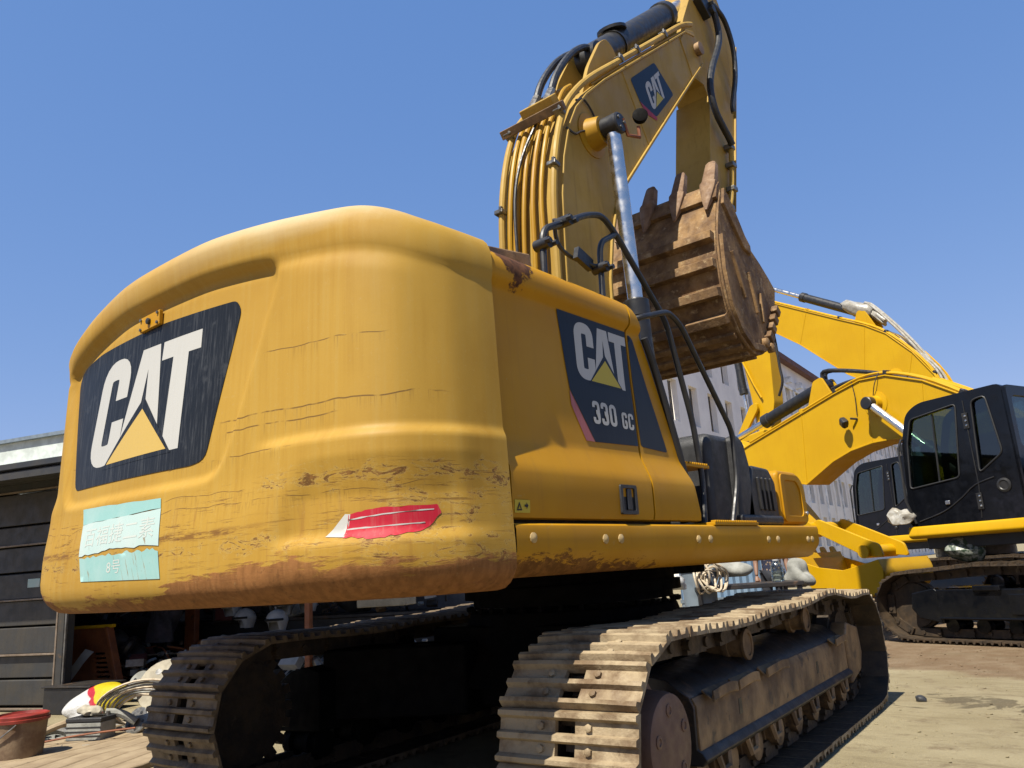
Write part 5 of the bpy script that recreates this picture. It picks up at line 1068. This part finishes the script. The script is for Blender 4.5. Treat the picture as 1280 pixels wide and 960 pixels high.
for k in range(8):
    # weathered planks laid side by side, running away from the camera to the left of the far track
    c0 = Vector((-2.72-.235*k, -2.02+.02*k, 0)); w = .215; L_ = 1.9+.25*rng.random(); g = G()
    n_ = 9; rows = []
    for i in range(n_):
        y = -L_/2+L_*i/(n_-1); h = .045+.006*math.sin(i*1.7+k); e = .006*math.sin(i*2.3+k*2)
        rows.append([(-w/2+e, y, 0), (-w/2+e, y, h-.006), (-w/2+.01+e, y, h), (w/2-.01+e, y, h+.004), (w/2+e, y, h-.004), (w/2+e, y, 0)])
    g.grid(rows, True); g.f += [tuple(range(5, -1, -1)), tuple((n_-1)*6+q for q in range(6))]; g.mi += [0, 0]
    o = g.build('plank', 'wood', None, .004); o.location = (c0.x, c0.y+.3, 0); o.rotation_euler = (0, 0, R(24)+rng.uniform(-.02, .02)); o['category'] = 'plank'; o['group'] = 'planks on the ground'
    o['label'] = ('first', 'second', 'third', 'fourth', 'fifth', 'sixth', 'seventh', 'eighth')[k]+' weathered timber plank counted leftwards from the far track'
BT = thing('battery', 'dusty grey car battery lying in the scrap below the sack', 'battery', (-4.09, -1.60, 0), .5); G().b2((-.17, -.10, 0), (.17, .10, .19)).build('case', 'greycloth', BT, .012); G().b2((-.175, -.105, .19), (.175, .105, .225)).build('lid', 'plastic', BT, .008)
for x in (-.12, .12): G().lathe([(0, .018), (.03, .015)], (x, .05, .225), (0, 0, 1), 10).build('terminal', 'steel', BT)
for k in range(4): G().b2((-.172, -.104, .04+k*.035), (.172, -.10, .05+k*.035)).build('rib', 'plastic', BT)
FO = crumple('foam_block', (-4.12, -1.62, .27), (.13, .06, .045), 'cream', 'cream foam scrap lying on top of the grey battery', 'foam', 31, 3, .4)
for i, (p, m, r, lb) in enumerate(((((-4.6, -1.95, .03), (-4.42, -1.78, .14), (-4.25, -1.62, .20), (-4.15, -1.5, .24)), 'wood', .028, 'tan stick lying across the scrap left of the battery'), (((-4.05, -1.5, .24), (-3.98, -1.4, .22), (-3.9, -1.3, .14)), 'greycloth', .035, 'short grey pipe stub behind the battery'),
        (((-4.3, -2.0, .05), (-4.0, -1.75, .10), (-3.7, -1.4, .12)), 'orange', .008, 'thin orange wire stretched in front of the battery'), (((-4.75, -1.85, .05), (-4.6, -1.7, .10), (-4.5, -1.6, .06)), 'steel', .04, 'bare metal tube in the scrap beside the wall'))):
    g = G(); g.tube(p, r, 8, 5); o = g.build(('stick', 'pipe', 'wire', 'tube')[i], m); o['label'] = lb; o['category'] = ('stick', 'pipe', 'wire', 'tube')[i]
CO = thing('cable_coil', 'loose coil of dusty cable lying against the far track', 'cable', (-4.0, -1.22, .22))
for k in range(7):
    g = G(); r0 = .20+.028*k; g.tube([(r0*1.5*math.cos(a)+.02*math.sin(3*a+k), r0*.8*math.sin(a), .22*math.cos(a+.6)*(.7+.06*k)+.01*k) for a in [2*math.pi*j/28 for j in range(29)]], .011, 6); g.build('cable_loop', ('rope', 'greycloth', 'steel')[k % 3], CO)
for i, (p, r, rot, lb) in enumerate((((-4.9, -.80, .34), .14, (1.2, 0, .4), 'round grey disc plate behind the printed sack'), ((-4.55, -.72, .34), .27, (1.0, .3, .5), 'large tan disc plate leaning on the far track'), ((-3.92, -1.28, .14), .12, (1.1, 0, .3), 'pierced steel flange among the cable loops'))):
    t = thing('disc_plate', lb, 'disc', p, 0); t.rotation_euler = rot; g = G(); g.lathe([(-.012, .02), (-.012, r), (.012, r), (.012, .02)], (0, 0, 0), (0, 0, 1), 28); g.build('plate', ('greycloth', 'cream', 'steel')[i], t, .004)
    for k in range(5): G().lathe([(0, r*.12), (.002, r*.12)], (r*.62*math.cos(k*1.257), r*.62*math.sin(k*1.257), .0125), (0, 0, 1), 10).build('bolt_hole', 'black', t)
t = thing('scrap_box', 'dark flat scrap box in the shade below the orange cover', 'box', (-6.3, -.75, 0), RZ1); G().b2((-.4, -.2, 0), (.3, .25, .28)).build('body', 'black', t, .01); G().b2((-.42, -.22, .281), (.32, .27, .30)).build('lid', 'frame', t, .005)
vr = random.Random(5); gg = G()
for k in range(260):
    q = Vector((-4.8+1.1*vr.random(), -1.95+1.0*vr.random(), .0)); s_ = .012+.03*vr.random(); gg.box(q+Vector((0, 0, s_*.5)), (s_*2*(.5+vr.random()), s_*1.5, s_), Matrix.Rotation(vr.random()*6, 3, 'Z') @ Matrix.Rotation(vr.random()*.6, 3, 'X'))
gg.build('scrap_litter', 'greycloth', kind='stuff', label='small scrap litter strewn on the ground under the battery', category='litter')
gg = G()
for k in range(2600):
    x, y = vr.uniform(.6, 4.2), vr.uniform(-1., 6.2); s_ = .0025+.012*vr.random()**6; gg.lathe([(0, s_*.5), (s_*.35, s_), (s_*.8, s_*.5)], (x, y, -s_*.1), (vr.uniform(-.4, .4), vr.uniform(-.4, .4), 1), 5)
gg.build('pebbles', 'ground', kind='stuff', label='small stones scattered over the yard', category='pebbles')
crumple('stone', (1.61, 2.40, .02), (.045, .035, .03), 'plastic', 'single dark stone on the pale ground before the dark stain', 'stone', 77, 2, .3)

# ================================================================== behind the big machine: helper, bottle, rope, sheet
def person(label, loc, rz):
    root = thing('person', label, 'person', loc, rz)
    J = {'pel': (0, 0, .95), 'sp': (0, .01, 1.12), 'ch': (0, .0, 1.30), 'nk': (0, .01, 1.46), 'hd0': (0, .0, 1.53), 'sl': (-.17, 0, 1.41), 'sr': (.17, 0, 1.41), 'el': (-.235, .03, 1.14), 'er': (.235, .03, 1.14), 'wl': (-.25, -.06, .90), 'wr': (.25, -.06, .90),
         'hl': (-.10, 0, .90), 'hr': (.10, 0, .90), 'kl': (-.11, -.02, .50), 'kr': (.11, -.02, .50), 'al': (-.12, .02, .09), 'ar': (.12, .02, .09), 'tl': (-.13, -.14, .04), 'tr': (.13, -.14, .04)}
    RR = dict(pel=(.15, .11), sp=(.14, .10), ch=(.155, .105), nk=(.06, .06), hd0=(.055, .055), sl=(.075, .07), sr=(.075, .07), el=(.047, .047), er=(.047, .047), wl=(.032, .028), wr=(.032, .028), hl=(.09, .09), hr=(.09, .09), kl=(.062, .062), kr=(.062, .062), al=(.042, .042), ar=(.042, .042), tl=(.04, .03), tr=(.04, .03))
    ks = list(J); E_ = [('pel', 'sp'), ('sp', 'ch'), ('ch', 'nk'), ('nk', 'hd0'), ('ch', 'sl'), ('ch', 'sr'), ('sl', 'el'), ('sr', 'er'), ('el', 'wl'), ('er', 'wr'), ('pel', 'hl'), ('pel', 'hr'), ('hl', 'kl'), ('hr', 'kr'), ('kl', 'al'), ('kr', 'ar'), ('al', 'tl'), ('ar', 'tr')]
    def skin(name, keys, edges, rad, mats, rootk, grow=0.):
        me = bpy.data.meshes.new(name); me.from_pydata([J[k] for k in keys], [(keys.index(a), keys.index(b)) for a, b in edges], []); o = link(name, me, root)
        sk_ = o.modifiers.new('skin', 'SKIN'); me.skin_vertices.new() if not me.skin_vertices else None
        for i, k in enumerate(keys): me.skin_vertices[0].data[i].radius = (rad[k][0]+grow, rad[k][1]+grow); me.skin_vertices[0].data[i].use_root = (k == rootk)
        sk_.use_smooth_shade = True; ss = o.modifiers.new('sub', 'SUBSURF'); ss.levels = ss.render_levels = 2; me.materials.append(M[mats]); return o
    skin('body', ks, E_, RR, 'skin', 'pel')
    skin('shirt', ['pel', 'sp', 'ch', 'nk', 'sl', 'sr', 'el', 'er'], [e for e in E_ if all(k in ('pel', 'sp', 'ch', 'nk', 'sl', 'sr', 'el', 'er') for k in e)], RR, 'floral', 'sp', .022)
    skin('trousers', ['pel', 'hl', 'hr', 'kl', 'kr', 'al', 'ar'], [e for e in E_ if all(k in ('pel', 'hl', 'hr', 'kl', 'kr', 'al', 'ar') for k in e)], RR, 'trouser', 'pel', .016)
    g = G(); rows = []
    for i in range(13):
        a = -math.pi/2+math.pi*i/12; r = math.cos(a); z = math.sin(a); rows.append([(.077*r*math.cos(b)*(1 if z > -.3 else .9), .098*r*math.sin(b)+(-.012 if z < 0 else .005), 1.64+.125*z) for b in [2*math.pi*k/20 for k in range(20)]])
    g.grid(rows, True); g.lathe([(0, .016), (.03, .010)], (0, -.09, 1.63), (0, -1, -.3), 8)
    for s in (-1, 1): g.lathe([(0, .012), (.012, .03), (.02, .02)], (s*.07, .01, 1.64), (s, .1, 0), 10)
    hd = g.build('head', 'skin', root)
    for s in (-1, 1): G().lathe([(0, .011), (.006, .008)], (s*.032, -.088, 1.655), (0, -1, 0), 10).build('eye', 'hair', root)
    G().tube([(-.025, -.094, 1.585), (0, -.099, 1.582), (.025, -.094, 1.585)], .006, 6).build('mouth', 'maroon', root)
    g = G(); rows = []
    for i in range(8):
        a = math.pi*.06+math.pi*.44*i/7; rows.append([(.084*math.cos(a)*math.cos(b), .106*math.cos(a)*math.sin(b)+.008, 1.652+.125*math.sin(a)-(.07 if math.sin(b) > .1 else 0)*(1-i/7)) for b in [2*math.pi*k/20 for k in range(20)]])
    g.grid(rows, True); g.build('hair', 'hair', root)
    for s, k in ((-1, 'wl'), (1, 'wr')):
        w = Vector(J[k]); g = G(); g.lathe([(0, .028), (.03, .036), (.075, .038), (.085, .03)], w, (0, -.25, -1), 10)
        for f, (dx, ln) in enumerate(((-.028, .062), (-.010, .072), (.010, .068), (.027, .052))):
            b = w+Vector((dx, -.02, -.08)); g.tube([b, b+Vector((0, -.008, -ln*.5)), b+Vector((0, -.0, -ln))], [.0095, .009, .007], 6, 2)
        b = w+Vector((-s*.032, -.02, -.03)); g.tube([b, b+Vector((-s*.012, -.018, -.03)), b+Vector((-s*.010, -.02, -.062))], [.011, .010, .008], 6, 2); g.build('hand', 'skin', root)
    return root
person('person in a dark blue floral shirt standing behind the big excavator, only the waist showing', (-1.77, 7.92, 0), R(28))
TB = thing('work_table', 'low dark work table behind the big excavator carrying rope and bottle', 'table', (-1.15, 6.05, 0), R(40)); G().b2((-1.0, -.35, .80), (.45, .35, .86)).build('top', 'frame', TB, .01)
for x in (-.95, .40):
    for y in (-.30, .30): G().b2((x-.03, y-.03, 0), (x+.03, y+.03, .80)).build('leg', 'frame', TB, .005)
BO = thing('water_bottle', 'big clear plastic water bottle with white cap in front of the floral shirt', 'bottle', (-.98, 6.19, .86)); BO.scale = (1.25, 1.25, 1.3); g = G(); g.lathe([(0, .055), (.01, .068), (.04, .068), (.045, .063), (.06, .068), (.09, .068), (.095, .063), (.11, .068), (.16, .066), (.20, .035), (.215, .032)], (0, 0, 0), (0, 0, 1), 20); g.build('bottle_body', 'bottleglass', BO); G().lathe([(.215, .036), (.25, .036)], (0, 0, 0), (0, 0, 1), 16).build('cap', 'white', BO); G().lathe([(.005, .05), (.10, .05)], (0, 0, 0), (0, 0, 1), 16).build('label_band', 'greycloth', BO)
RP = thing('rope_coil', 'tan rope coil hanging over a grey tub behind the tracks', 'rope', (-1.53, 5.19, .97)); RP.scale = (1.25, 1.25, 1.1)
for k in range(8):
    g = G(); r0 = .10+.02*(k % 4); ph = k*1.35; g.tube([(r0*math.cos(a)*(.7+.25*math.sin(ph))+.09*math.sin(ph), .06*math.sin(a*2+ph), r0*math.sin(a)*1.15-.03*math.cos(ph)+.02*math.sin(3*a+ph)) for a in [2*math.pi*j/20 for j in range(21)]], .012, 6); o = g.build('rope_loop', 'rope', RP); o.rotation_euler = (0, 0, R(36)+.1*math.sin(k))
TU = thing('plastic_tub', 'blue grey plastic tub beside the rope coil', 'tub', (-1.81, 5.46, 0)); G().lathe([(0, .20), (1.06, .24), (1.07, .26), (1.09, .26), (1.09, .23), (.9, .21), (.9, .0)], (0, 0, 0), (0, 0, 1), 28).build('body', 'bluegrey', TU); G().lathe([(.5, .236), (.53, .24)], (0, 0, 0), (0, 0, 1), 28).build('rib', 'bluegrey', TU)
crumple('canvas_bag', (-1.51, 5.68, 1.10), (.30, .2, .17), 'greycloth', 'grey canvas bag lying on the table above the rope', 'bag', 41, 4, .35)
crumple('canvas_bag', (-.93, 6.89, .92), (.19, .15, .22), 'greycloth', 'grey green cloth sack right of the water bottle', 'bag', 43, 4, .35)
SS = thing('corrugated_sheet', 'pale blue corrugated sheet standing behind the grey bag', 'sheet', (-3.55, 8.1, 0), R(40)); g = G(); g.grid([[(i*.03, .015*math.sin(i*1.57), z) for z in (.55, 1.35)] for i in range(61)]); g.build('sheet', 'bluepanel', SS); G().b2((-.02, -.03, .50), (1.84, .03, .56)).build('bottom_rail', 'bluegrey', SS); G().b2((0, -.02, 0), (.06, .02, .52)).build('leg', 'bluegrey', SS); G().b2((1.74, -.02, 0), (1.8, .02, .52)).build('leg', 'bluegrey', SS)
crumple('white_bag', (-1.55, 4.40, .93), (.09, .09, .08), 'white', 'small white plastic bag at the edge of the shade under the machine', 'bag', 47, 3, .6)
# dense dark scrap on and under the store shelf (nobody could count it)
vr = random.Random(15); SM = ("frame", "black", 'greycloth', 'steel', 'darkcloth', 'framerust', 'bluegrey', 'maroon', 'white', 'orange', 'palemetal')
gg = G()
for k in range(620):
    x = vr.uniform(-1.8, 4.5); y = vr.uniform(.9, 3.2); z = vr.uniform(.02, .5) if y < 2.6 else vr.uniform(.80, 1.55); s_ = .03+.10*vr.random()**2; gg.k = vr.randrange(len(SM))
    q = W(x, y, z); rot = Matrix.Rotation(vr.uniform(0, 6), 3, 'Z') @ Matrix.Rotation(vr.uniform(-1, 1), 3, 'X')
    t = vr.random()
    if t < .4: gg.box(q, (s_*2, s_, s_*.8), rot)
    elif t < .75: gg.lathe([(0, s_*.4), (s_*.2, s_*.6), (s_, s_*.5), (s_*1.3, s_*.2)], q, rot @ Vector((0, 0, 1)), 8)
    else: d = rot @ Vector((.3*vr.random()+.1, 0, .1)); gg.tube([q-d, q+Vector((0, 0, .05)), q+d], .008+.01*vr.random(), 5, 3)
gg.build('scrap_heap', SM, kind='stuff', label='dark jumble of small machine scrap filling the store', category='scrap')
